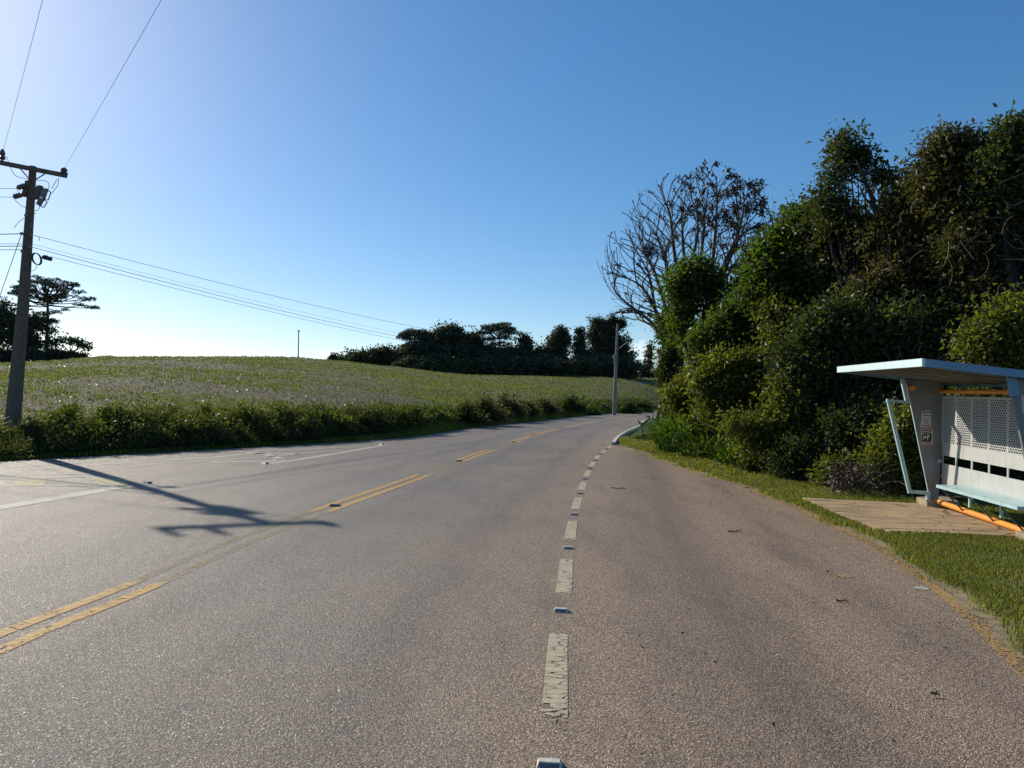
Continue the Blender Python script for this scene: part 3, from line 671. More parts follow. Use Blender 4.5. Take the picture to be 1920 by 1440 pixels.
def araucaria(label, base_x, base_y, top_y, crown_l, crown_r, Y, tiers, tuft=.8, dense=70, group='umbrella pines', seedx=0, tr=.35):
    g = P(base_x, base_y, Y); z = terr(g.x, g.y); top = P(base_x, top_y, Y)
    root = empty('umbrella_pine', (g.x, g.y, z), label, 'pine tree', group)
    T = MB(); C = MB(); H = top.z - z
    T.tube([(g.x, g.y, z - .3), (g.x + .1, g.y, z + H * .5), (g.x, g.y, z + H * .93)], [tr, tr * .75, tr * .4], 8)
    T.build('trunk', M['bark'], root, smooth=True)
    BR = MB()
    mp_ = F / Y
    for (ty, spread, nb_, rise) in tiers:      # (photo row of the tip, spread 0-1, branches, rise of the tip above the joint in px)
        tipz = P(base_x, ty, Y).z; jz = tipz - rise / mp_
        for q in range(nb_):
            th = 2 * math.pi * (q + rng.uniform(-.3, .3)) / nb_
            cxs = math.cos(th); Rr = ((crown_r - base_x) if cxs > 0 else (base_x - crown_l)) / mp_
            Rm = ((crown_r - crown_l) / 2) / mp_
            rr_ = spread * (abs(cxs) * Rr + (1 - abs(cxs)) * Rm) * rng.uniform(.82, 1.05)
            tip = np.array([g.x + rr_ * cxs, g.y + rr_ * math.sin(th), tipz + rng.normal(0, .35)]); j_ = np.array([g.x, g.y, jz + rng.normal(0, .2)])
            u = np.linspace(0, 1, 7)[:, None]; mid = (j_ * .45 + tip * .55); mid[2] = j_[2] - .05 * rr_
            br = (1 - u) ** 2 * j_ + 2 * u * (1 - u) * mid + u * u * tip
            BR.tube(br, np.linspace(.11, .05, 7), 5, cap=False)
            for tf in ([1.0, .8] if rr_ > 2.5 and rng.random() < .45 else [1.0]):
                c = br[-1] if tf == 1.0 else br[-2] + rng.normal(0, .25, 3) + [0, 0, .25]
                n_ = int(dense * 1.6 * (1.0 if tf == 1 else .7)); d = unit(rng.normal(size=(n_, 3))); d[:, 2] = np.abs(d[:, 2]) * .9 - .25
                cc = c + d * tuft * rng.uniform(.2, 1, (n_, 1)) ** .5 * [1.05, 1.05, .72]
                add_leaves(C, cc, tuft * .5, .42, d * 1.2, .2)
    BR.build('branches', M['bark'], root, smooth=True); C.build('crown', M['needles'], root)
    return root
araucaria('tall umbrella pine behind the wooden pole, with dropping lower branches', 86, 676, 530, 14, 170, 128,
          [(529, .18, 6, 20), (533, .42, 10, 22), (538, .62, 13, 22), (545, .78, 13, 18), (556, .92, 11, 12), (572, 1.0, 7, 2), (560, .3, 5, 3), (588, .25, 4, 2), (598, .18, 4, 1)], .68, 62)
araucaria('lone umbrella pine rising above the middle of the wood', 935, 700, 608, 896, 975, 212,
          [(610, .15, 5, 16), (612, .45, 9, 18), (616, .72, 11, 16), (623, .95, 9, 12), (636, .8, 6, 6), (644, .5, 5, 3)], 1.15, 60)
araucaria('broad flat canopied pine at the left of the wood', 775, 695, 621, 748, 812, 216,
          [(623, .2, 6, 14), (625, .55, 10, 16), (628, .85, 12, 14), (634, 1.0, 10, 10), (650, .7, 6, 4), (655, .95, 4, 3)], 1.2, 60)
# small trees around the left pine
LG = 'trees behind the wooden pole'
def left_tree(label, xs, Y, nper=9, leafm='leaf_far', size=.42, name='hill_tree', cl=.7, gy=680):
    cx = sum(b[0] for b in xs) / len(xs); g = P(cx, gy, Y)
    return make_tree(name, label, 'tree', LG, (g.x, g.y, terr(g.x, g.y)), [B_(*b[:3], Y, 1.0, b[3] if len(b) > 3 else 1) for b in xs], size, nper, M[leafm], M['bark'], .22, cl, 22, .6, dens=.5)
left_tree('tall leafy tree at the frame edge behind the wooden pole', [(-10, 600, 30), (15, 600, 20), (-20, 640, 35), (20, 630, 24), (8, 568, 6), (-30, 580, 20)], 124)
left_tree('dark tree between the wooden pole and the umbrella pine trunk', [(50, 610, 18), (62, 600, 12), (55, 632, 22), (66, 648, 16), (40, 645, 20)], 126)
left_tree('sparse tree climbing the umbrella pine trunk', [(82, 602, 9), (92, 600, 7), (98, 622, 8), (80, 618, 9)], 129, 6)
left_tree('low spreading tree right of the umbrella pine, crooked limbs showing', [(112, 640, 10, .7), (128, 638, 11, .6), (142, 641, 10, .6), (155, 645, 8, .7), (160, 650, 6), (98, 645, 8)], 127, 6)
for (x_, y_, r_, lb) in ((20, 668, 18, 'dense shrub at the foot of the leafy tree behind the pole'), (60, 666, 16, 'dense shrub left of the umbrella pine trunk'), (98, 664, 13, 'dense shrub right of the umbrella pine trunk'), (125, 666, 11, 'dense shrub under the low spreading tree'), (150, 668, 9, 'last dense shrub at the right end of the hilltop trees'), (-25, 665, 22, 'dense shrub cut by the left frame edge')):
    g = P(x_, 682, 121); r_ *= .75; make_tree('hill_shrub', lb, 'shrub', 'shrubs on the hilltop', (g.x, g.y, terr(g.x, g.y)), [B_(x_, y_, r_, 121, 1, .8), B_(x_ + r_, y_ + 3, r_ * .8, 121), B_(x_ - r_, y_ + 3, r_ * .8, 121)], .4, 9, M['leaf_far'], M['bark'], .1, .6, 26, .6, twigs=False, inner=.1)
for (x_, lb) in ((194, 'left tuft of tall grass on the hill crest'), (206, 'right tuft of tall grass on the hill crest')):
    g = P(x_, 670, 129); mb = MB(); n_ = 500; a_ = rng.uniform(0, 6.28, n_); r_ = rng.random(n_) ** .7 * 1.0
    B = np.stack([g.x + r_ * np.cos(a_), g.y + r_ * np.sin(a_), np.full(n_, terr(g.x, g.y) - .1)], 1); add_blades(mb, B, 1.15, .05, .5)
    tag(mb.build('grass_tuft', M['leaf_far']), lb, 'grass tuft', 'grass tufts on the hill crest')

# --- roadside bushes and weeds on the far bank
bushes = [(905, 757, 26, 45, 'tallest dark roadside bush, opposite the bend', 'leaf_brown'), (875, 765, 20, 42, 'dark bush left of the tallest roadside bush', 'leaf_dark'), (950, 762, 22, 52, 'brownish bush right of the tallest roadside bush', 'leaf_brown'),
          (985, 764, 16, 56, 'small green bush between the brownish bush and the round one', 'leaf_dark'), (1020, 762, 15, 62, 'low brown bush halfway to the lamp pole', 'leaf_brown'), (1066, 754, 17, 72, 'round dark bush left of the lamp pole', 'leaf_dark'),
          (1108, 764, 10, 82, 'low bush nearest the lamp pole', 'leaf_green'), (1180, 762, 12, 95, 'low dark bush right of the lamp pole', 'leaf_dark'), (1205, 760, 12, 105, 'low dark bush beside the far end of the road', 'leaf_dark'), (810, 782, 14, 38, 'low green bush at the start of the bend', 'leaf_green')]
for x_, y_, r_, Y, lb, lm_ in bushes:
    g = P(x_, y_, Y); z = terr(g.x, g.y); rm_ = r_ / F * Y
    make_tree('roadside_bush', lb, 'bush', 'bushes along the far bank', (g.x, g.y, z), [(Vector((g.x, g.y, z + rm_ * .8)), (rm_ * .9, rm_ * .8, rm_)), (Vector((g.x + rm_ * 1.0, g.y + .5, z + rm_ * .35)), (rm_ * .9, rm_ * .6, rm_ * .6)), (Vector((g.x - rm_ * 1.0, g.y - .5, z + rm_ * .3)), (rm_ * .9, rm_ * .6, rm_ * .5))],
              .10 + Y * .0018, 10, M[lm_], M['bark'], .05, .3, 22, .45, inner=.1, dens=.6)

# --- woodland on the right
RG = 'trees of the wood beside the bus shelter'
def rt(label, base_px, xs, Y, leafm='leaf_green', size=.115, nper=26, name='roadside_tree', tr=.13, cl=.34, cat='tree', group=RG, **kw):
    size *= .98; nper = int(nper * 1.05); kw.setdefault('dens', .74); xs = [(b[0], b[1], b[2] * (.92 if b[0] < 1420 else 1.02)) + tuple(b[3:]) for b in xs]
    g = P(base_px, 800, Y); return make_tree(name, label, cat, group, (g.x, g.y, 0), [B_(b[0], b[1], b[2], Y + (b[3] if len(b) > 3 else 0), 1.0, b[4] if len(b) > 4 else 1.0) for b in xs], size, nper, M[leafm], M['bark'], tr, cl, 24, **kw)
rt('leafy green tree in front of the bare tree crown', 1300, [(1270, 540, 30), (1300, 520, 30), (1330, 530, 28), (1285, 575, 34), (1340, 560, 22), (1275, 625, 26), (1310, 500, 18)], 24, size=.15, cl=.42)
rt('dark vine draped column at the left end of the roadside wood', 1242, [(1243, 600, 8), (1244, 630, 12), (1252, 665, 16), (1252, 700, 16), (1256, 735, 18), (1264, 770, 18)], 27, 'leaf_dark', .13, nper=22, cl=.26)
rt('small dark tree leaning at the leftmost corner of the wood', 1225, [(1246, 690, 9), (1246, 660, 8), (1250, 715, 9), (1256, 745, 10)], 33, 'leaf_brown', .13, nper=14, cl=.24)
rt('green tree with its pointed top just right of the bare tree', 1450, [(1472, 436, 22), (1498, 408, 20), (1440, 470, 20), (1475, 480, 38), (1432, 510, 26), (1410, 555, 26), (1500, 440, 34), (1520, 400, 20), (1440, 540, 46), (1490, 530, 40)], 20, size=.15, nper=24, cl=.42)
rt('mid green tree filling the wood below the pointed top', 1420, [(1380, 590, 40), (1440, 610, 48), (1350, 630, 36), (1500, 610, 46), (1400, 660, 48), (1320, 640, 30)], 21, 'leaf_green', .14, nper=24)
rt('tall thin tree with ragged crown and bare crooked limbs', 1600, [(1588, 262, 13), (1578, 285, 18), (1604, 292, 14), (1566, 318, 16), (1590, 310, 15), (1622, 300, 10), (1555, 350, 17), (1545, 385, 22), (1575, 390, 20), (1640, 328, 12, 0, .5), (1668, 334, 11, 0, .5), (1560, 420, 26)], 18, 'leaf_dark', .12, nper=18, tr=.06)
rt('dark leafy tree between the ragged tree and the pointed one', 1560, [(1540, 420, 34), (1580, 450, 38), (1545, 480, 44), (1600, 490, 40), (1560, 540, 48), (1620, 440, 26)], 19, 'leaf_dark', .14)
rt('brownish vine smothered tree rising right of the ragged tree', 1700, [(1700, 400, 34), (1660, 440, 36), (1720, 440, 50), (1680, 500, 52), (1650, 560, 50), (1720, 540, 56), (1695, 370, 22), (1740, 380, 40)], 17, 'leaf_brown', .12, nper=26)
rt('tall rusty brown tree near the top right, its crown rounded', 1780, [(1775, 275, 22), (1760, 300, 30), (1800, 285, 30), (1745, 340, 34), (1800, 330, 44), (1835, 300, 26), (1780, 390, 50)], 16, 'leaf_brown', .12, nper=26)
rt('tallest dark green tree cut off by the right frame edge', 1890, [(1880, 265, 26), (1905, 260, 26), (1930, 280, 40), (1870, 310, 40), (1910, 340, 55), (1950, 360, 60), (1860, 370, 40), (1990, 320, 60)], 15, 'leaf_dark', .125, nper=26)
rt('dark tree behind the shelter roof, reaching mid height', 1850, [(1830, 430, 50), (1880, 450, 55), (1930, 460, 60), (1800, 480, 50), (1850, 520, 60), (1910, 540, 60), (1980, 470, 70)], 15.5, 'leaf_brown', .115, nper=26)
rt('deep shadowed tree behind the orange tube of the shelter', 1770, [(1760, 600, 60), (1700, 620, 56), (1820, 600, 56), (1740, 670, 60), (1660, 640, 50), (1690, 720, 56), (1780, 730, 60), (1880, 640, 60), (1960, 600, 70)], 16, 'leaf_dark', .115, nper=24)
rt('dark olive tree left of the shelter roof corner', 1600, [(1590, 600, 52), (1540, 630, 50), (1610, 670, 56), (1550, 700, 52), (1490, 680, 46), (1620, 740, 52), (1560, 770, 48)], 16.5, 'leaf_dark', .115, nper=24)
rt('bright olive young tree with round leaves facing the road bend', 1400, [(1390, 690, 40), (1350, 700, 34), (1430, 700, 40), (1320, 720, 28), (1380, 740, 40), (1440, 750, 38), (1340, 765, 30), (1470, 640, 32), (1455, 590, 26)], 19, 'leaf_olive', .125, nper=22, tr=.08)
rt('olive shrub tree with yellow leaves at the front of the wood', 1470, [(1450, 790, 34), (1490, 760, 36), (1420, 810, 28), (1500, 810, 34), (1480, 720, 32), (1380, 800, 26), (1440, 840, 26)], 16.5, 'leaf_olive', .11, nper=22, tr=.07)
rt('yellow green shrub hanging over the back of the shelter roof', 1870, [(1870, 610, 34), (1905, 595, 34), (1840, 640, 30), (1890, 660, 40), (1940, 630, 50), (1820, 665, 20), (1920, 690, 40), (1870, 700, 34)], 12.6, 'leaf_olive', .10, nper=22, tr=.06)
rt('leafy green shrub seen through the shelter side frame', 1700, [(1690, 800, 30), (1720, 790, 28), (1665, 835, 28), (1700, 850, 34), (1735, 850, 28), (1690, 890, 30), (1730, 900, 26), (1650, 870, 22)], 13.0, 'leaf_olive', .085, nper=24, name='roadside_shrub', tr=.04, cl=.22, cat='shrub', group='shrubs at the edge of the wood')
rt('dark shrub behind the perforated back of the shelter', 1850, [(1800, 780, 40), (1850, 800, 50), (1910, 800, 50), (1790, 860, 40), (1850, 880, 50), (1930, 900, 60), (1980, 820, 60), (2040, 900, 70)], 12.6, 'leaf_dark', .09, nper=24, name='roadside_shrub', tr=.04, cl=.26, cat='shrub', group='shrubs at the edge of the wood')
rt('rounded dark shrub bulging over the verge grass', 1500, [(1490, 860, 32), (1520, 850, 30), (1465, 878, 20), (1540, 880, 26), (1500, 885, 24)], 15.4, 'leaf_dark', .085, nper=24, name='roadside_shrub', tr=.04, cl=.24, cat='shrub', group='shrubs at the edge of the wood')
rt('small leafy shrub left of the dry vine tangle', 1570, [(1570, 880, 26), (1590, 900, 20), (1550, 905, 20), (1575, 915, 16)], 14.2, 'leaf_olive', .08, nper=22, name='roadside_shrub', tr=.03, cl=.2, cat='shrub', group='shrubs at the edge of the wood')
rt('low shadowed shrub between the spiky plant and the rounded shrub', 1435, [(1430, 872, 18), (1410, 860, 20), (1450, 880, 16)], 17, 'leaf_dark', .09, nper=22, name='roadside_shrub', tr=.03, cl=.22, cat='shrub', group='shrubs at the edge of the wood')
rt('dark shrub in the recess left of the shelter', 1620, [(1620, 820, 34), (1650, 780, 34), (1600, 850, 28), (1590, 800, 34)], 15, 'leaf_dark', .09, nper=22, name='roadside_shrub', tr=.04, cl=.26, cat='shrub', group='shrubs at the edge of the wood')
rt('leafy shrub behind the tall bright grass clump', 1300, [(1300, 760, 28), (1340, 790, 28), (1270, 750, 22), (1320, 820, 24), (1290, 720, 26), (1350, 840, 20)], 23, 'leaf_olive', .12, nper=22, name='roadside_shrub', tr=.04, cl=.3, cat='shrub', group='shrubs at the edge of the wood')
# deeper trees closing the wood
for k, (x_, Y, s_l) in enumerate([(1345, 30, 'behind the bright grass clump'), (1370, 27, 'behind the olive young tree'), (1450, 26, 'behind the pointed green tree'), (1540, 24, 'behind the dark leafy tree'), (1630, 23, 'behind the brownish vine smothered tree'), (1730, 21, 'behind the rusty brown tree'), (1830, 20, 'behind the tallest dark green tree'), (1960, 19, 'beyond the right frame edge')]):
    tp = [640, 560, 470, 460, 470, 380, 350, 360][k]; hh = (760 - tp)
    bl = [(x_ + dx, tp + 50 + q * hh / 5, 34 if k == 0 else (46 if k == 1 else 58), rng.uniform(-1, 1)) for q in range(5) for dx in ((-22, 22) if k < 2 else (-40, 30))]
    bl = [b for b in bl if b[1] < 850]
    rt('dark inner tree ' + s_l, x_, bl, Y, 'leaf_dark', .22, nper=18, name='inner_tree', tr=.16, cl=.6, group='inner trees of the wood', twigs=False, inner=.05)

# vines and pale twigs hanging in front of the wood (each on its tree's edge)
vn = MB()
for _ in range(110):
    x_ = rng.uniform(1380, 1900); y_ = rng.uniform(330, 760)
    if y_ < 900 - (x_ - 1200) * 1.05: continue
    Y = np.interp(x_, [1380, 1500, 1700, 1900], [18.6, 17.5, 15.2, 13.8]) + rng.uniform(-.6, .5)
    a = P(x_, y_, Y); L = rng.uniform(.2, .8); d = Vector((rng.normal(0, .35), rng.normal(0, .3), rng.uniform(-1, .3))).normalized()
    vn.tube(limb(a, a + d * L, .5, 9), np.linspace(.008, .003, 9), 4, cap=False)
tag(vn.build('hanging_vines', M['vine']), 'thin pale vines and dead twigs tangled over the roadside wood', 'vines', kind='stuff')
# dry vine thicket left of the shelter
dv = MB()
for _ in range(240):
    c = P(rng.uniform(1560, 1745), rng.uniform(865, 935), rng.uniform(12.6, 14.2)); c.z = max(c.z, .05); L = rng.uniform(.25, .8)
    d = Vector((rng.normal(0, 1), rng.normal(0, .6), rng.normal(.1, .5))).normalized(); e = c + d * L; e.z = max(e.z, .03)
    dv.tube(limb(c, e, .45, 7), np.linspace(.006, .002, 7), 4, cap=False)
C = np.array([list(P(rng.uniform(1560, 1745), rng.uniform(870, 940), rng.uniform(12.6, 14.2))) for _ in range(4200)]); C[:, 2] = np.maximum(C[:, 2], .03)
dvo = dv.build('dry_thicket', M['vine']); tag(dvo, 'dry brown vine tangle on the ground left of the shelter', 'thicket')
lv = MB(); add_leaves(lv, C, .07, .4); lv.build('dead_leaves', M['leaf_dead'], dvo)

# bare tree
bt_base = P(1290, 812, 30); bt_base.z = 0
bt = empty('bare_tree', bt_base, 'large leafless tree with fanning branches and few dead leaves', 'tree')
bm_ = MB()
cc0 = np.array(list(P(1308, 512, 30))); mpp = 30 / F
NA = 1900; dd_ = unit(rng.normal(size=(NA * 3, 3))); att = cc0 + dd_ * (rng.uniform(.15, 1, (NA * 3, 1)) ** .4) * np.array([176, 150, 182]) * mpp
pa_ = np.array([proj(q) for q in att]); keep_ = (pa_[:, 1] < 520) | ((pa_[:, 0] < 1235) & (pa_[:, 1] < 610)); att = att[keep_][:NA]
seeds = [bez([bt_base + Vector((0, 0, -.1)), P(1284, 740, 30), P(1272, 668, 30)], 14)]
limb_px = [([(1272, 668), (1258, 620), (1236, 568), (1200, 512), (1168, 474), (1140, 457)], 0), ([(1272, 668), (1250, 612), (1222, 560), (1186, 516), (1140, 500)], -1.6), ([(1272, 668), (1244, 634), (1212, 600), (1172, 566), (1140, 532)], 1.2), ([(1272, 668), (1240, 640), (1205, 606), (1176, 592), (1144, 566)], 2.2),
           ([(1272, 668), (1252, 590), (1224, 510), (1204, 452), (1172, 402)], 1.6), ([(1272, 668), (1262, 570), (1240, 480), (1222, 425), (1192, 384)], -1.8), ([(1272, 668), (1264, 580), (1252, 500), (1238, 425), (1226, 358)], 2.4), ([(1272, 668), (1274, 560), (1262, 470), (1246, 400), (1240, 346)], -.6),
           ([(1272, 668), (1284, 560), (1284, 450), (1278, 380), (1278, 334)], 1.2), ([(1272, 668), (1290, 560), (1296, 460), (1306, 390), (1300, 334)], -2.0), ([(1272, 668), (1298, 560), (1310, 460), (1326, 390), (1330, 330)], .6), ([(1272, 668), (1304, 590), (1330, 500), (1342, 410), (1352, 332)], -1.2),
           ([(1272, 668), (1312, 600), (1338, 520), (1356, 430), (1376, 326)], 2.4), ([(1272, 668), (1316, 600), (1350, 520), (1380, 420), (1398, 340)], 0), ([(1272, 668), (1322, 600), (1362, 510), (1396, 430), (1424, 350)], -2.2), ([(1272, 668), (1326, 610), (1372, 520), (1412, 440), (1452, 372)], 1.2),
           ([(1272, 668), (1330, 620), (1380, 540), (1424, 460), (1474, 390)], -.8), ([(1272, 668), (1334, 625), (1376, 570), (1420, 490), (1470, 412)], 2.0)]
stems = [(0, [(x, y) for x, y in pts][:5 if q_ % 3 else 4], dz * 1.25) for q_, (pts, dz) in enumerate(limb_px)]
nodes = [list(q) for q in seeds[0]]; par = [-1] + list(range(len(nodes) - 1)); fk = len(nodes) - 1
for _, pts, dz in stems:
    q = resample(bez([P(x, y, 30 + dz * i_ / (len(pts) - 1)) + (Vector(rng.normal(0, .17, 3)) if 0 < i_ else Vector()) for i_, (x, y) in enumerate(pts)], 16), .2)[0]; prev = fk
    for v_ in q[1:]: nodes.append(list(v_)); par.append(prev); prev = len(nodes) - 1
nodes = np.array(nodes); act = np.ones(len(att), bool); STEP = .17; fkp = np.array(list(P(1285, 690, 30)))
for it in range(22):
    if not act.any(): break
    A2 = att[act]; d2 = ((A2[:, None, :] - nodes[None, :, :]) ** 2).sum(-1); ni = d2.argmin(1); dm_ = np.sqrt(d2[np.arange(len(A2)), ni]); ok_ = dm_ < 1.5
    new = []; 
    for n_i in np.unique(ni[ok_]):
        v_ = unit(A2[ok_ & (ni == n_i)] - nodes[n_i]).sum(0); gp = nodes[n_i] - nodes[par[n_i]] if par[n_i] >= 0 else np.array([0, 0, 1.])
        v_ = unit(.8 * unit(v_) + .55 * unit(gp) + 1.0 * unit(nodes[n_i] - fkp) + rng.normal(0, .16, 3)); new.append((n_i, nodes[n_i] + v_ * STEP))
    if not new: break
    nodes = np.concatenate([nodes, np.array([q for _, q in new])]); par += [p_ for p_, _ in new]
    ds2 = ((att[:, None, :] - nodes[None, -len(new):, :]) ** 2).sum(-1).min(1); act &= ds2 > .27 ** 2
nN = len(nodes); rad_ = np.zeros(nN); ch_ = [[] for _ in range(nN)]
for i_ in range(nN):
    if par[i_] >= 0: ch_[par[i_]].append(i_)
acc = np.zeros(nN)
for i_ in range(nN - 1, -1, -1):
    if not ch_[i_]: acc[i_] = .0058 ** 2.2
    if par[i_] >= 0: acc[par[i_]] += acc[i_]
# stems were added out of order: propagate properly
acc = np.zeros(nN); order = []; st = [0]
while st:
    q = st.pop(); order.append(q); st += ch_[q]
for q in reversed(order):
    if not ch_[q]: acc[q] = .0058 ** 2.2
    else: acc[q] = sum(acc[c_] for c_ in ch_[q])
rad_ = np.minimum(acc ** (1 / 2.2), .26); rad_ = np.where(rad_ < .05, rad_, .05 + (rad_ - .05) * .8)
st = [(0, None)]
while st:
    q, fr_ = st.pop(); chain = [q] if fr_ is None else [fr_, q]; cur = q
    while ch_[cur]:
        kids = sorted(ch_[cur], key=lambda z: -rad_[z]); 
        for k_ in kids[1:]: st.append((k_, cur))
        cur = kids[0]; chain.append(cur)
    if len(chain) > 1:
        rr_ = rad_[chain].copy()
        if fr_ is not None: rr_[0] = rr_[1]
        pp = nodes[chain].copy(); pp[1:-1] = (pp[:-2] + pp[2:] + 2 * pp[1:-1]) / 4
        bm_.tube(pp, rr_, 6 if rr_[0] > .03 else 4, cap=False)
tips = [nodes[i_] for i_ in range(nN) if not ch_[i_]]
print('BARE', nN, len(tips))
M['bark_bare'] = simple('bark_bare', (.11, .095, .08), (.06, .052, .045), 6, .9)
bm_.build('trunk', M['bark_bare'], bt, smooth=True)
tp_ = np.array(tips); pr = np.array([proj(p_) for p_ in tp_]); wgt = np.clip((pr[:, 0] - 1235) / 160, 0, 1) * np.clip((480 - pr[:, 1]) / 90, 0, 1)
cc = tp_[rng.random(len(tp_)) < wgt * .42]; lv = MB(); C = np.repeat(cc, 6, 0) + rng.normal(0, .07, (len(cc) * 6, 3)); add_leaves(lv, C, .15, .5)
lv.build('dead_leaves', M['leaf_dead'], bt)
nest = P(1218, 470, 29.3); lv = MB()
for _ in range(260):
    c = nest + Vector(rng.normal(0, .14, 3)); d = Vector(rng.normal(0, .16, 3)); lv.tube([c, c + d], .007, 3, cap=False)
tag(lv.build('bird_nest', M['bark']), 'dark ball of twigs caught in the bare tree', 'nest')

# limbs of the ragged tree
rg_ = empty('dead_snag', P(1655, 800, 17.2) * 1.0, 'crooked bare limbs standing above the brownish vine smothered tree', 'dead tree'); rg_.location.z = 0
sn = MB(); Y = 17.2
for pts, r0_ in (([(1655, 640), (1650, 480), (1640, 360 + 30), (1618, 330), (1606, 300)], .09), ([(1640, 375), (1622, 345), (1600, 332)], .04), ([(1648, 400), (1670, 385), (1700, 375)], .05), ([(1646, 390), (1625, 375), (1612, 350)], .035), ([(1618, 330), (1640, 322), (1680, 336), (1710, 338)], .04), ([(1650, 420), (1632, 400), (1610, 385)], .03)):
    q = bez([P(x, y, Y) for x, y in pts], 14); sn.tube(q, np.linspace(r0_, .015, len(q)), 6)
    for _ in range(7):
        i_ = rng.integers(2, len(q) - 1); e = q[i_] + rng.normal(0, .32, 3) + [0, 0, -.12]; sn.tube(limb(q[i_], e, .3, 5), np.linspace(.012, .004, 5), 4, cap=False)
q = bez([Vector((rg_.location.x, Y, -.1)), P(1655, 700, Y), P(1655, 640, Y)], 8); sn.tube(q, np.linspace(.14, .09, len(q)), 8)
sn.build('trunk', M['bark'], rg_, smooth=True)

# tall grass clump and spiky plants
def clump(label, x, y, Y, r, h, n_, wd, m_, bend=1.1, name='grass_clump', cat='grass clump'):
    g = G(x, y); mb = MB(); a_ = rng.uniform(0, 6.28, n_); rr_ = rng.random(n_) ** .6 * r
    B = np.stack([g.x + rr_ * np.cos(a_), g.y + rr_ * np.sin(a_), np.zeros(n_)], 1); hh = h * rng.uniform(.45, 1.1, n_) * (1.1 - .4 * rr_ / r)
    # arching blades of 6 segments
    az_ = a_ + rng.normal(0, .7, n_); bb = rng.uniform(.35, 1.0, n_) * bend; S = 6; V = []; 
    for k in range(S + 1):
        u = k / S; zz = hh * (u * (1 - .42 * bb * u * u)); oo = hh * bb * u ** 2 * .75; ww = wd * (1 - u ** 2.2) * (.6 + .8 * u * (1 - u) * 2)
        c = B + np.stack([np.cos(az_) * oo, np.sin(az_) * oo, zz], 1); sdv = np.stack([-np.sin(az_), np.cos(az_), np.zeros(n_)], 1) * ww[:, None] if np.ndim(ww) else np.stack([-np.sin(az_), np.cos(az_), np.zeros(n_)], 1) * ww
        V += [c - sdv, c + sdv]
    V = np.stack(V, 1).reshape(-1, 3); base_i = np.arange(n_) * (2 * (S + 1)); Fq = np.concatenate([np.stack([base_i + 2 * k, base_i + 2 * k + 1, base_i + 2 * k + 3, base_i + 2 * k + 2], 1) for k in range(S)])
    mb.add(V, Fq, np.repeat(rng.random(n_), 2 * (S + 1))); return tag(mb.build(name, M[m_]), label, cat)
clump('tall bright green arching grass at the tip of the verge', 1286, 850, 25, .95, 2.3, 620, .042, 'leaf_bright', 1.9)
clump('second bright grass clump nearer the kerb, lower and lighter', 1262, 845, 27, .55, 1.5, 260, .034, 'leaf_bright', 1.5)
clump('dark arching grass right of the bright grass clump', 1330, 862, 22, .75, 1.5, 260, .038, 'leaf_green', 1.9)
clump('spiky dark green plant with long arching leaves on the verge edge', 1385, 880, 19, .35, 1.5, 120, .04, 'leaf_green', 1.7, 'spiky_plant', 'plant')
clump('pale striped arching plant low beside the verge grass', 1362, 872, 20, .3, .95, 70, .034, 'leaf_bright', 1.8, 'spiky_plant', 'plant')
rt('small leafy weed bush at the verge tip by the kerb', 1205, [(1207, 824, 10), (1196, 824, 6), (1222, 822, 10)], 30, 'leaf_olive', .08, nper=20, name='roadside_shrub', tr=.02, cl=.12, cat='shrub', group='shrubs at the edge of the wood')

# broken branch on the verge tip
bb_ = MB(); Y = 29
for pts, r0_ in (([(1206, 822), (1204, 800), (1202, 797)], .055), ([(1202, 797), (1212, 790), (1218, 784), (1216, 781), (1212, 780)], .05), ([(1203, 797), (1199, 793), (1196, 788)], .04), ([(1202, 800), (1197, 806), (1198, 812)], .02), ([(1222, 815), (1222, 790), (1225, 776)], .02)):
    q = bez([P(x, y, Y) for x, y in pts], 10); bb_.tube(q, np.linspace(r0_, r0_ * .6, len(q)), 7)
tag(bb_.build('broken_branch', M['bark'], smooth=True), 'dark forked broken branch sticking up from the verge tip', 'branch')

# fallen twigs on the asphalt
tw = [(1160, 917, .30, 'thin twig lying on the bus bay past the dashed line'), (1378, 998, .22, 'dark twig on the bus bay level with the shelter pad'), (1420, 917, .5, 'longest of the dark twigs by the verge edge'), (1455, 921, .35, 'dark twig in the litter by the verge edge, nearest the shelter'), (1400, 901, .4, 'twig at the near end of the litter patch by the verge'), (1580, 1130, .10, 'small straight twig below the orange paint spot'), (1754, 1307, .05, 'black crumb of bark at the lower right of the bay')]
for x_, y_, L, lb in tw:
    g = G(x_, y_); a = rng.uniform(-.5, .5); d = np.array([math.cos(a), math.sin(a), 0]); p0 = np.array([g.x, g.y, .012])
    q = limb(p0 - d * L / 2, p0 + d * L / 2, .15, 7); q[:, 2] = .012 + np.abs(rng.normal(0, .006, 7)); m_ = MB().tube(q, np.linspace(.009, .004, 7), 5)
    m_.tube(limb(q[3], q[3] + d * L * .3 + [0, L * .15, .02], .1, 4), .004, 4)
    tag(m_.build('fallen_twig', M['bark']), lb, 'twig', 'fallen twigs on the asphalt')
lt = MB(); n_ = 260; C = []
for _ in range(n_):
    if rng.random() < .6: g = G(rng.uniform(1330, 1520), rng.uniform(893, 935)); 
    else: g = G(rng.uniform(1000, 1800), rng.uniform(900, 1400))
    if g.x < xr(g.y): C.append([g.x, g.y, .006])
for _ in range(160):
    g = G(rng.uniform(1520, 1900), rng.uniform(945, 1015))
    if inpoly(np.array([g.x]), np.array([g.y]), padq2)[0]: C.append([g.x, g.y, .078])
add_leaves(lt, np.array(C), .035, .5, up=2.5, fold=.1); tag(lt.build('leaf_litter', M['leaf_dead']), 'scattered dead leaves and crumbs on the bus bay', 'leaf litter', kind='stuff')

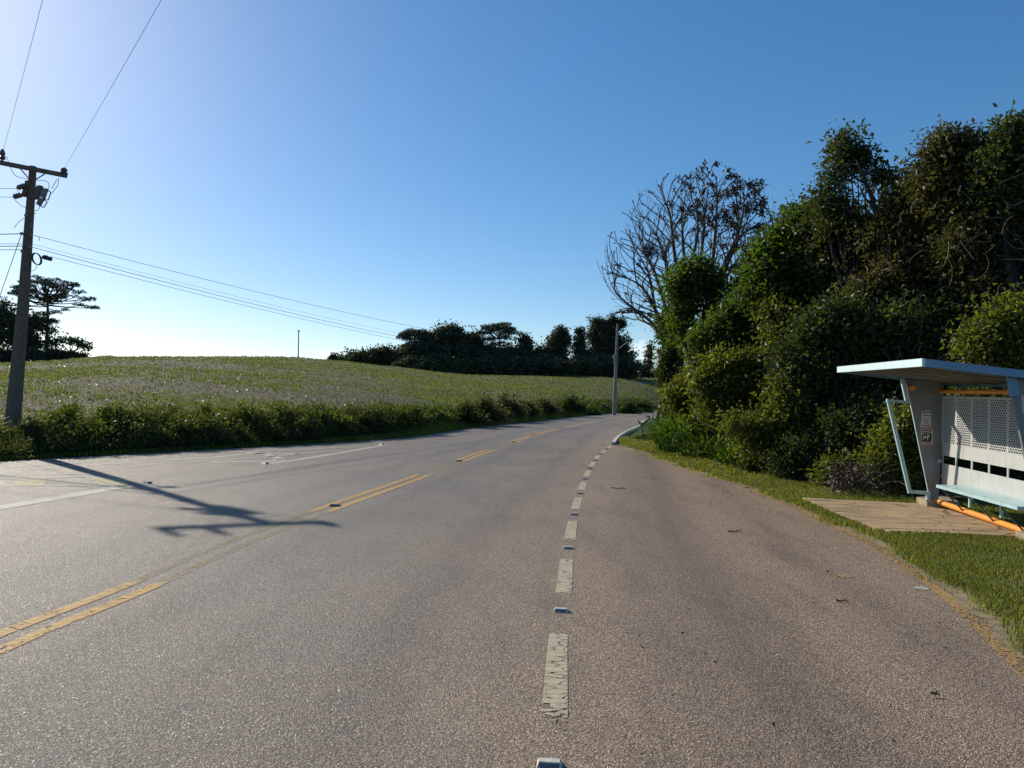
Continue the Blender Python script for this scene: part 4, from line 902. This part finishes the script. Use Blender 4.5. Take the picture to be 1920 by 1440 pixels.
# ------------------------------------------------------------------ road studs
def bev_block(mb, c, d, L, W, H, tint=.5):
    d = np.array([d[0], d[1], 0]); d = d / np.linalg.norm(d); s = np.array([d[1], -d[0], 0]); c = np.array([c[0], c[1], 0.002])
    bot = [c + s * a * L / 2 + d * b_ * W / 2 for a, b_ in ((-1, -1), (1, -1), (1, 1), (-1, 1))]
    topv = [c + s * a * L / 2 * .82 + d * b_ * W / 2 * .45 + np.array([0, 0, H]) for a, b_ in ((-1, -1), (1, -1), (1, 1), (-1, 1))]
    mb.hexa(bot, topv); return d, s, c
ordn = ['nearest', 'second', 'third', 'fourth', 'fifth', 'sixth', 'seventh', 'eighth', 'ninth', 'tenth', 'eleventh', 'twelfth']
vis = [q for q in stud_pts if 2.5 < q[0][1]]
for k, (c, d) in enumerate(vis):
    r = empty('road_stud', (c[0], c[1], 0), 'raised road stud on the white dashed line, %s from the camera' % ordn[k], 'road stud', 'studs along the white dashed line')
    m_ = MB(); d_2, s_2, c_2 = bev_block(m_, c, d, .118, .08, .024); m_.build('body', M['stud'], r)
    l_ = MB(); q = [c_2 + s_2 * a * .045 - d_2 * (.038 - .020 * zz / .023) + np.array([0, 0, zz]) for a, zz in ((-1, .005), (1, .005), (1, .020), (-1, .020))]
    l_.hexa([p_ - d_2 * .0035 for p_ in q], q); l_.build('reflector', M['stud_lens'], r)
ylp = [(622, 950, 'at the near end of the fresh yellow stretch'), (855, 865, 'below the second fresh yellow stretch'), (960, 829, 'in the worn gap of the double yellow line before the bend'), (1010, 816, 'inside the third fresh yellow stretch'), (1056, 804, 'on the double yellow line past the third stretch')]
for x_, y_, lb in ylp:
    g = G(x_, y_); i_ = np.argmin(np.linalg.norm(yl - np.array(list(g)), axis=1)); c = yl[i_]; d = yl[i_ + 1] - yl[i_]
    r = empty('road_stud', (c[0], c[1], 0), 'dark road stud ' + lb, 'road stud', 'studs along the yellow line')
    m_ = MB(); d_2, s_2, c_2 = bev_block(m_, c, d, .16, .10, .03); m_.build('body', M['stud_dark'], r)
    l_ = MB(); q = [c_2 + s_2 * a * .060 - d_2 * (.047 - .024 * zz / .023) + np.array([0, 0, zz]) for a, zz in ((-1, .005), (1, .005), (1, .020), (-1, .020))]
    l_.hexa([p_ - d_2 * .0035 for p_ in q], q); l_.build('reflector', M['stud_lens'], r)
for x_, y_, lb in ((277, 906, 'left of the pole shadow, by the thick white line'), (497, 870, 'at the near end of the thin white line'), (715, 834, 'at the far end of the thin white line')):
    c = G(x_, y_); r = empty('road_stud', (c.x, c.y, 0), 'dark road stud ' + lb, 'road stud', 'studs in the worn hatching')
    m_ = MB(); d_2, s_2, c_2 = bev_block(m_, c, (.6, .8), .18, .11, .035); m_.build('body', M['stud_dark'], r)
    l_ = MB(); q = [c_2 + s_2 * a * .060 - d_2 * (.052 - .026 * zz / .023) + np.array([0, 0, zz]) for a, zz in ((-1, .005), (1, .005), (1, .020), (-1, .020))]
    l_.hexa([p_ - d_2 * .0035 for p_ in q], q); l_.build('reflector', M['stud_lens'], r)

# ------------------------------------------------------------------ bus shelter
VPD = ray(1140, 730).normalized(); D = -VPD
S0 = P(1750, 943, 11.6)
def S(x, y, u=0.0):
    d = ray(x, y); k = (S0 - Vector((0, 0, EYE))).dot(VPD) / d.dot(VPD)
    return Vector((0, 0, EYE)) + d * k + D * u
Wv = D.cross(Vector((0, 0, 1))).normalized()          # horizontal, across the shelter
if Wv.x > 0: Wv = -Wv                                  # towards the road
Uv = Wv.cross(D).normalized(); Uv = Uv if Uv.z > 0 else -Uv
sh = empty('bus_shelter', (S0.x, S0.y, 0), 'pale blue and grey metal bus shelter with orange tubes and white perforated back', 'bus shelter')
TH = .035
def slab(mb, pts, u0, u1): mb.hexa([S(x, y, u0) for x, y in pts], [S(x, y, u1) for x, y in pts])
LU = 2.99
panel = [(1697, 712), (1768, 716), (1766, 800), (1757, 943), (1744, 943)]
def poly_slab(pts, u0, u1):
    m_ = MB(); n = len(pts); V = [S(x, y, u0) for x, y in pts] + [S(x, y, u1) for x, y in pts]
    m_.add([list(v_) for v_ in V], [(i, (i + 1) % n, n + (i + 1) % n, n + i) for i in range(n)])
    m_.f.append(np.array([(0, 1, 2, 3)])); m_.f.append(np.array([(0, 3, 4)])); m_.f.append(np.array([(n, n + 1, n + 2, n + 3)])); m_.f.append(np.array([(n, n + 3, n + 4)])); return m_
poly_slab(panel, 0, .04).build('end_panel', M['grey_steel'], sh)
ep2 = poly_slab(panel, LU, LU + .04).build('end_panel', M['grey_steel'], sh); ep2['label'] = 'near end panel with a pale patch'
slabm = MB(); slab(slabm, [(1714, 738), (1735, 738), (1733, 764), (1716, 764)], LU + .041, LU + .044); slabm.build('notice_patch', M['grey_steel_white'], sh)
# side frame of blue tube at the far end
fr = MB()
def tube_path(pts, u, r, mb, n=8): 
    for a, b2 in zip(pts[:-1], pts[1:]): mb.tube([S(*a, u), S(*b2, u)], r, n)
def bar(mb, a, b2, u, wd, th):      # flat bar between two far-plane points
    pa, pb = S(*a, u), S(*b2, u); ax = (pb - pa).normalized(); sd = ax.cross(D).normalized()
    mb.box((pa + pb) / 2, (pb - pa).length + wd * .9, wd, th, [ax, sd, D])
bar(fr, (1691, 713), (1698.5, 748), .02, .052, .05); bar(fr, (1664, 751), (1704, 754.5), .0215, .05, .05); bar(fr, (1665.5, 755), (1703.5, 918), .023, .052, .05); bar(fr, (1704, 921.5), (1740, 924), .0245, .05, .05); bar(fr, (1738, 925), (1739, 941), .026, .05, .05)
bar(fr, (1707, 757), (1740, 920), .018, .022, .03)
fr.build('side_frame', M['blue_paint'], sh)
br_ = MB(); bar(br_, (1699, 708), (1703, 734), LU + .06, .10, .03); br_.build('bracket', M['shaded_blue'], sh)
# roof
def roofpt(x, u, dy=0): return S(x, 687.5 + .118 * (x - 1574.7) + dy, u)
UR0, UR1 = -.08, 3.14; XF, XB = 1574.7, 1806
rf = MB(); rf.hexa([roofpt(XF + 1, UR0 + .03, 2), roofpt(XB - 1, UR0 + .03, 2), roofpt(XB - 1, UR1 - .03, 2), roofpt(XF + 1, UR1 - .03, 2)], [roofpt(XF + 1, UR0 + .03, 4.5), roofpt(XB - 1, UR0 + .03, 4.5), roofpt(XB - 1, UR1 - .03, 4.5), roofpt(XF + 1, UR1 - .03, 4.5)])
roof = rf.build('roof', M['underside'], sh)
for uu in (UR0 + .5, UR0 + 1.07, UR0 + 1.64, UR0 + 2.2, UR0 + 2.75):
    r2 = MB(); r2.hexa([roofpt(XF + 3, uu, 4.8), roofpt(XB - 3, uu, 4.8), roofpt(XB - 3, uu + .06, 4.8), roofpt(XF + 3, uu + .06, 4.8)], [roofpt(XF + 3, uu, 9), roofpt(XB - 3, uu, 9), roofpt(XB - 3, uu + .06, 9), roofpt(XF + 3, uu + .06, 9)]); r2.build('rib', M['underside'], roof)
def fascia(xa, xb, u0, u1, m_): 
    f_ = MB(); f_.hexa([roofpt(xa, u0), roofpt(xb, u0), roofpt(xb, u1), roofpt(xa, u1)], [roofpt(xa, u0, 11), roofpt(xb, u0, 11), roofpt(xb, u1, 11), roofpt(xa, u1, 11)]); return f_.build('fascia', m_, roof)
fascia(XF - 2, XF + 2.6, UR0 - .01, UR1 + .01, M['sunlit_blue']); fascia(XB - 2, XB + 2, UR0, UR1, M['shaded_blue'])
fascia(XF + 2.8, XB - 2.2, UR1 - .028, UR1, M['shaded_blue']); fascia(XF + 2.8, XB - 2.2, UR0, UR0 + .028, M['shaded_blue'])
# tubes
def utube(x, y, u0, u1, r, name, m_):
    mb = MB(); mb.tube([S(x, y, u0), S(x, y, (u0 + u1) / 2), S(x, y, u1)], r, 16); return mb.build(name, M[m_], sh, smooth=False)
utube(1762, 734.3, .05, LU, .031, 'roof_tube', 'orange_paint'); utube(1751, 938, -.02, LU + .9, .042, 'bench_tube', 'orange_paint')
utube(1707, 727.5, -.03, .11, .042, 'tube_stub', 'orange_paint')
# backrest with perforated top: real holes
xb = 1763.5
bars_u = []
bw = MB()
def bplate(y0, y1, u0, u1, mb=bw, th=.012):
    c = S(xb, (y0 + y1) / 2, (u0 + u1) / 2); h_ = (S(xb, y0) - S(xb, y1)).length
    mb.box(c, u1 - u0, th, h_, [D, Wv, Uv])
U0, U1 = .05, LU - .002
YT, YP, YB0, YB1, YE = 745, 828.5, 852.5, 867.6, 912
bplate(YP + .05, YB0, U0, U1); bplate(YB1, YE, U0, U1); bplate(YT - 2, YT + 1, U0, U1)
nb_ = 6; posts = [U0 + .02] + [.48 * k + .05 for k in range(1, 6)] + [U1 - .03]
for pu in posts: bplate(YB0 + .03, YB1 - .03, pu - .02, pu + .02, th=.013)
# lattice: staggered slots, each row of slots leaves a bar between
hm = (S(xb, YT + 1) - S(xb, YP)).length; top_p = S(xb, YT + 1)
rowh = .034; nrow = int(hm / rowh); rowh = hm / nrow
for r_i in range(nrow + 1):
    c = S(xb, YT + 1, (U0 + U1) / 2) - Uv * (r_i * rowh); bw.box(c, U1 - U0, .008, rowh * .30, [D, Wv, Uv])
edges = [U0] + [p_ for p_ in posts[1:-1]] + [U1]
for r_i in range(nrow):
    zc_ = (r_i + .5) * rowh
    for e0, e1 in zip(edges[:-1], edges[1:]):
        st = e0 + .05 + (.0 if r_i % 2 else .03)
        while st < e1 - .03:
            bw.box(S(xb, YT + 1, st) - Uv * zc_, .016, .0078, rowh * .70, [D, Wv, Uv]); st += .06
    for e0 in edges:
        bw.box(S(xb, YT + 1, min(max(e0, U0 + .03), U1 - .03)) - Uv * zc_, .05, .0076, rowh * .70, [D, Wv, Uv])
bw.build('backrest', M['grey_steel_white'], sh)
# bench
bs = MB(); xf, xk = 1710, 1763
sy_ = 895.5
def bp(x, u, dy=0): return S(x, sy_ + (x - 1710) * .02 + dy, u)
UB0 = .86
bs.hexa([bp(xf, UB0), bp(xk - 1.5, UB0), bp(xk - 1.5, U1 - .1), bp(xf + 8, U1 - .1)], [bp(xf, UB0, 5), bp(xk - 1.5, UB0, 5), bp(xk - 1.5, U1 - .1, 5), bp(xf + 8, U1 - .1, 5)])
bench = bs.build('bench', M['blue_paint'], sh)
for uu in (1.03, 1.88, 2.6):
    m_ = MB(); m_.tube([S(1714, 902, uu - .02), S(1751, 942, uu)], .013, 6); m_.build('brace', M['brace'], bench)
    m_ = MB(); m_.box((S(1759, 904, uu) + S(1759, 931, uu)) / 2, .035, .035, (S(1759, 902, uu) - S(1759, 931, uu)).length, [D, Wv, Uv]); m_.build('leg', M['blue_paint'], bench)
ft = MB()
q = [G(1718, 951), G(1738, 958), G(1800, 962), G(1775, 948)]
ft.hexa([Vector((p_.x, p_.y, -.05)) for p_ in q], [Vector((p_.x, p_.y, .17)) for p_ in q]); ft.build('footing', M['footing'], sh)
q = [S(1725, 958, LU - .25), S(1790, 958, LU - .25), S(1790, 958, LU + .35), S(1725, 958, LU + .35)]
m_ = MB(); m_.hexa([Vector((p_.x, p_.y, -.05)) for p_ in q], [Vector((p_.x, p_.y, .15)) for p_ in q]); m_.build('footing', M['footing'], sh)
for x_, y_ in ((1701, 716), (1764, 720), (1709, 770), (1763, 770), (1722, 830), (1760, 830), (1735, 890), (1757, 890)):
    for u_ in (0, LU): m_ = MB(); m_.tube([S(x_, y_, u_ + .04), S(x_, y_, u_ + .052)], .011, 8); m_.build('bolt', M['steel'], sh)
# bolt on the back
m_ = MB(); m_.tube([S(1756, 863, .06), S(1756, 863, .12)], .028, 10); m_.build('bolt', M['grey_steel_white'], sh)
# posters
def sheet(name, pts, u, m_, parent, th=.002):
    mb = MB(); slab(mb, pts, u, u + th); return mb.build(name, M[m_], parent)
up_ = .041
p1 = sheet('notice', [(1727, 770), (1743, 770), (1744, 801), (1723.5, 801)], up_, 'paper', sh); p1['label'] = 'white notice taped to the far end panel'
ink = MB()
for (x_a, x_b, y_a, y_b) in ((1728.5, 1734, 772, 774.5), (1736, 1742, 772, 774), (1729, 1742, 778, 779.5), (1728, 1731, 784, 785.5), (1732, 1741, 787, 788.2), (1731, 1740, 790.5, 791.5), (1733, 1739, 794, 795), (1727, 1742, 797.5, 799)):
    slab(ink, [(x_a, y_a), (x_b, y_a), (x_b, y_b), (x_a, y_b)], up_ + .0022, up_ + .003)
ink.build('print', M['ink'], p1)
p2 = sheet('poster', [(1724.5, 803.5), (1747, 803.5), (1746.5, 833), (1725.5, 833)], up_, 'paper', sh); p2['label'] = 'dark red poster with a white animal picture'
sheet('banner', [(1726, 804.5), (1745, 804.5), (1745, 808), (1726, 808)], up_ + .0022, 'paper_red', p2, .001)
sheet('picture', [(1726, 809), (1745, 809), (1744.5, 828), (1726.3, 828)], up_ + .0022, 'ink', p2, .001); sheet('banner', [(1727, 829), (1744, 829), (1744, 831.5), (1727, 831.5)], up_ + .0022, 'paper_red', p2, .001)
an = MB()
for q in ([(1728.5, 817.5), (1737, 817.5), (1737, 821), (1728.5, 821)], [(1728.5, 821), (1731, 821), (1730.5, 824), (1728.5, 824)], [(1735.5, 821), (1737.5, 821), (1738, 825), (1736.5, 825)], [(1737, 816), (1741, 815.5), (1740.5, 819), (1737, 820.5)]): slab(an, q, up_ + .0034, up_ + .004)
an.build('animal_picture', M['paper'], p2)
fc = bpy.data.curves.new('lettering', 'FONT'); fc.body = 'BOM'; fc.size = .075; fc.align_x = 'CENTER'; fc.extrude = .0004
fo = bpy.data.objects.new('lettering', fc); fc.materials.append(M['paper']); link(fo, p2)
mw = Matrix((( -Wv.x, Uv.x, D.x, 0), (-Wv.y, Uv.y, D.y, 0), (-Wv.z, Uv.z, D.z, 0), (0, 0, 0, 1)))
fo.matrix_world = Matrix.Translation(S(1735.5, 815, up_ + .0040)) @ mw
bpy.context.view_layer.update()
lm_ = bpy.data.meshes.new_from_object(fo.evaluated_get(bpy.context.evaluated_depsgraph_get())); mwf = fo.matrix_world.copy()
bpy.data.objects.remove(fo); fo = bpy.data.objects.new('lettering', lm_); link(fo, p2); fo.matrix_world = mwf

# ------------------------------------------------------------------ utility poles and wires
def W(x, y, dy=0.0): return P(x, y, POLE_Y + dy)
pb = P(22, 850, POLE_Y); gz = terr(pb.x, pb.y)
up = empty('utility_pole', (pb.x, pb.y, gz), 'tall brown wooden utility pole with crossarm, switches and coiled cable', 'utility pole')
m_ = MB(); bot = P(20, 862, POLE_Y); bot.z = gz - .2; m_.tube([bot, P(43, 580, POLE_Y), P(62, 312, POLE_Y)], [.215, .155, .095], 16); m_.build('pole', M['wood_pole'], up, smooth=False)
ca = MB(); a = W(-42, 297, 1.3); b2 = W(125, 329, -1.6)
a0_, b0_ = W(-40, 297, -.3), W(124.5, 329.5, -.3); ax = (b0_ - a0_).normalized(); ax = Vector((ax.x, ax.y - .0, ax.z)).normalized(); s3 = ax.cross(Vector((0, 0, 1))).normalized(); u3 = s3.cross(ax)
ca.box((a0_ + b0_) / 2, (b0_ - a0_).length, .10, .125, [ax, s3, u3]); ca.build('crossarm', M['wood_pole'], up)
bc = MB(); bc.tube([W(38, 316, -.2), W(56, 337, -.2)], .018, 5); bc.tube([W(84, 326, -.2), W(66, 337, -.2)], .018, 5); bc.build('arm_brace', M['steel'], up)
def insul(x, y, h_=.42, r=.10):
    c = W(x, y, -.3); mb = MB(); z = np.array([0, .25, .3, .45, .5, .68, .74, .9, 1.0]) * h_; rr_ = np.array([.35, .4, 1, .9, .55, .95, .8, .6, .2]) * r
    mb.tube([c + Vector((0, 0, q)) for q in z], rr_, 10); return mb.build('insulator', M['ceramic'], up)
insul(4, 306, .42, .085); insul(119.5, 331, .27, .11); insul(-36, 300, .42, .085)
# cutouts and arresters below the arm
sw = MB()
def stick(mb, a, b2, r, n=8): mb.tube([W(*a, -.25), W(*b2, -.25)], r, n)
for (a, b2) in (((86, 354), (80, 371)), ((79, 372), (72, 384.5))):
    q = MB(); stick(q, a, b2, .075); q.tube([W(a[0] + 1, a[1] - .5, -.25), W(a[0] + 9.5, a[1] + 7, -.25), W(b2[0] + 10, b2[1] + 4.5, -.25), W(b2[0] + 1.5, b2[1] + 1, -.25)], .018, 5); q.build('fuse_switch', M['steel'], up)
q = MB(); q.box(W(70.5, 361, -.15), .13, .12, .42, [Vector((1, 0, .0)), Vector((0, 1, 0)), Vector((.35, 0, 1)).normalized()]); q.box(W(49.5, 354, -.1), .12, .12, .48, [Vector((1, 0, 0)), Vector((0, 1, 0)), Vector((.25, 0, 1)).normalized()]); q.build('mounting_block', M['wood_pole'], up)
def leftins(a, b2):
    q = MB(); pa, pb2 = W(*a, -.2), W(*b2, -.2); pts = [pa.lerp(pb2, f) for f in np.linspace(0, 1, 9)]; q.tube(pts, [.02, .05, .085, .05, .085, .05, .085, .05, .02], 9); q.build('insulator', M['ceramic'], up)
leftins((31, 353), (49, 347)); leftins((24, 369.5), (42, 365))
def wirepath(pts, r=.009, u=-.2): return bez([W(x, y, u) for x, y in pts], 16)
jw = MB()
for pts in ([(5, 292), (13, 296), (20, 315), (30, 330), (52, 336)], [(66, 338), (85, 339), (92, 346), (90, 356)], [(110, 333), (109, 345), (104, 354), (97, 362)], [(107, 336), (102, 345), (97, 354)], [(31, 353), (38, 364), (50, 369)], [(24, 369), (35, 382), (52, 392)], [(74, 386), (72, 393), (63, 396)], [(48, 408), (38, 414), (26, 427)], [(64, 442), (72, 444), (75, 452)], [(68, 497), (68, 503), (62, 508), (56, 507)], [(63, 402), (68, 399)]):
    jw = MB(); jw.tube(wirepath(pts), .008, 5); jw.build('jumper_wire', M['black'], up)
cl = MB(); a_ = np.linspace(0, 4 * math.pi * 1.5, 70); c = W(69, 485.5, -.25)
cl.tube([c + Vector((math.cos(x) * .125 * (1 + .04 * math.sin(x / 2)) - .04 * math.sin(x), math.sin(x * .33) * .03, math.sin(x) * .17)) for x in a_], .014, 6); cl.build('coiled_cable', M['black'], up)
q = MB(); q.tube([W(79, 483, -.25), W(82, 482, -.25), W(96, 486, -.25), W(97, 486.3, -.25)], [.03, .065, .06, .02], 9); q.box(W(86, 480.5, -.25), .08, .06, .05); q.build('splice_case', M['black'], up)
bl = MB()
for x_, y_ in ((49, 404), (59.5, 425), (41, 438), (58.5, 441), (57, 463), (42, 471)): bl.box(W(x_, y_, -.22), .07, .07, .07)
bl.build('bolt', M['steel'], up)

lp_x = P(1151.5, 776, 85); z2 = terr(lp_x.x, lp_x.y)
lp = empty('lamp_pole', (lp_x.x, lp_x.y, z2), 'grey concrete pole with angled street lamp arm beside the far bank', 'street lamp')
m_ = MB(); tz = P(1158, 607, 85); m_.tube([(lp_x.x, lp_x.y, z2 - .2), (lp_x.x * .5 + tz.x * .5, 85, (z2 + tz.z) / 2), tz], [.25, .19, .12], 12); m_.build('pole', M['concrete_pole'], lp)
m_ = MB(); m_.tube([P(1160, 654, 85), P(1170, 646, 84.6), P(1178, 640, 84)], .045, 6); arm = m_.build('lamp_arm', M['kerb'], lp)
m_ = MB(); m_.tube([P(1177, 641, 84), P(1180, 638.5, 83.9), P(1186, 635.5, 83.8)], [.06, .14, .08], 8); m_.build('lamp_head', M['steel'], arm)
m_ = MB(); m_.box(P(1154, 669, 84.8), .5, .3, .5); m_.box(P(1154, 678, 84.8), .45, .3, .2); m_.build('cable_clamp', M['steel'], lp)

g = P(559, 675, 172); z3 = terr(g.x, g.y)
fp = empty('hilltop_pole', (g.x, g.y, z3), 'thin lone pole standing on the hill crest', 'pole')
m_ = MB(); m_.tube([(g.x, g.y, z3 - .3), P(560, 621, 172)], [.16, .12], 8); m_.build('pole', M['concrete_pole'], fp)
m_ = MB(); m_.box(P(560, 620.5, 172), .45, .3, .35); m_.build('pole_cap', M['steel'], fp)
g = P(345, 668, 140); m_ = MB(); m_.tube([(g.x, g.y, terr(g.x, g.y) - .1), P(345, 657, 139)], .03, 5); tag(m_.build('thin_stake', M['bark'], smooth=False), 'barely visible thin stake on the hill crest', 'stake')

def cable(label, a, b2, sag, r, group, seg=40):
    u = np.linspace(0, 1, seg)[:, None]; a = np.array(list(a)); b2 = np.array(list(b2)); p_ = a * (1 - u) + b2 * u; p_[:, 2] -= (4 * sag * u * (1 - u))[:, 0]
    rad = r * (1 + 0 * u[:, 0]); m_ = MB(); m_.tube(p_, rad, 5, cap=False); tag(m_.build('power_cable', M['black'], smooth=True), label, 'cable', group)
CG = 'cables between the wooden pole and the lamp pole'
cable('single upper cable from the wooden pole to the lamp pole', W(64, 441.5, -.2), P(1156, 650, 84.9), 1.25, .0075, CG)
cable('upper of the three lower cables crossing the field', W(58, 457, -.2), P(1155, 666, 84.9), 1.3, .0045, CG)
cable('middle of the three lower cables, the thick one', W(58, 463, -.2), P(1155, 671, 84.9), 1.35, .009, CG)
cable('lowest cable, starting at the splice case by the coil', W(95, 481, -.25), P(1155, 676, 84.9), 1.3, .007, CG)
dv_ = Vector((.80, -1.0, 0))
TGn = 'overhead wires running towards the viewer'
cable('overhead wire rising from the crossarm end insulator', W(119.5, 318, -.3), W(119.5, 318, -.3) + dv_ * 42, .25, .004, TGn, 60)
cable('overhead wire rising from the insulator at the frame edge', W(4, 291, -.3), W(4, 291, -.3) + dv_ * 42, .25, .004, TGn, 60)
LGn = 'cables leaving the pole to the left'
for lb, a, e, r in (('upper of the two bare wires leaving left from the brown insulators', (31, 353), (-300, 338), .008), ('lower of the two bare wires leaving left from the brown insulators', (24, 369.5), (-300, 350), .008), ('cable leaving left level with the single upper cable', (41, 438), (-300, 428), .016), ('thin cable leaving left at mid height', (44, 457), (-300, 440), .010), ('thick cable leaving left below the thin one', (44, 461), (-300, 447), .016), ('lowest cable leaving left above the coil', (43, 468), (-300, 452), .012)):
    cable(lb, W(*a, -.2), P(e[0], e[1], POLE_Y + 6), .10, r, LGn, 14)
ga = W(40, 440, -.2); gb = P(-30, 640, POLE_Y + .5); gd = (gb - ga); gb = ga + gd * ((ga.z - .3) / (ga.z - gb.z)); cable('slanting guy wire running down left of the wooden pole', ga, gb, .0, .010, None, 6)

for o in bpy.data.objects:
    if 'group' in o and o['group'] is None: del o['group']
print('FACES', sum(len(m.polygons) for m in bpy.data.meshes), 'OBJ', len(bpy.data.objects), 'AZ', math.degrees(AZ), 'EL', math.degrees(EL))
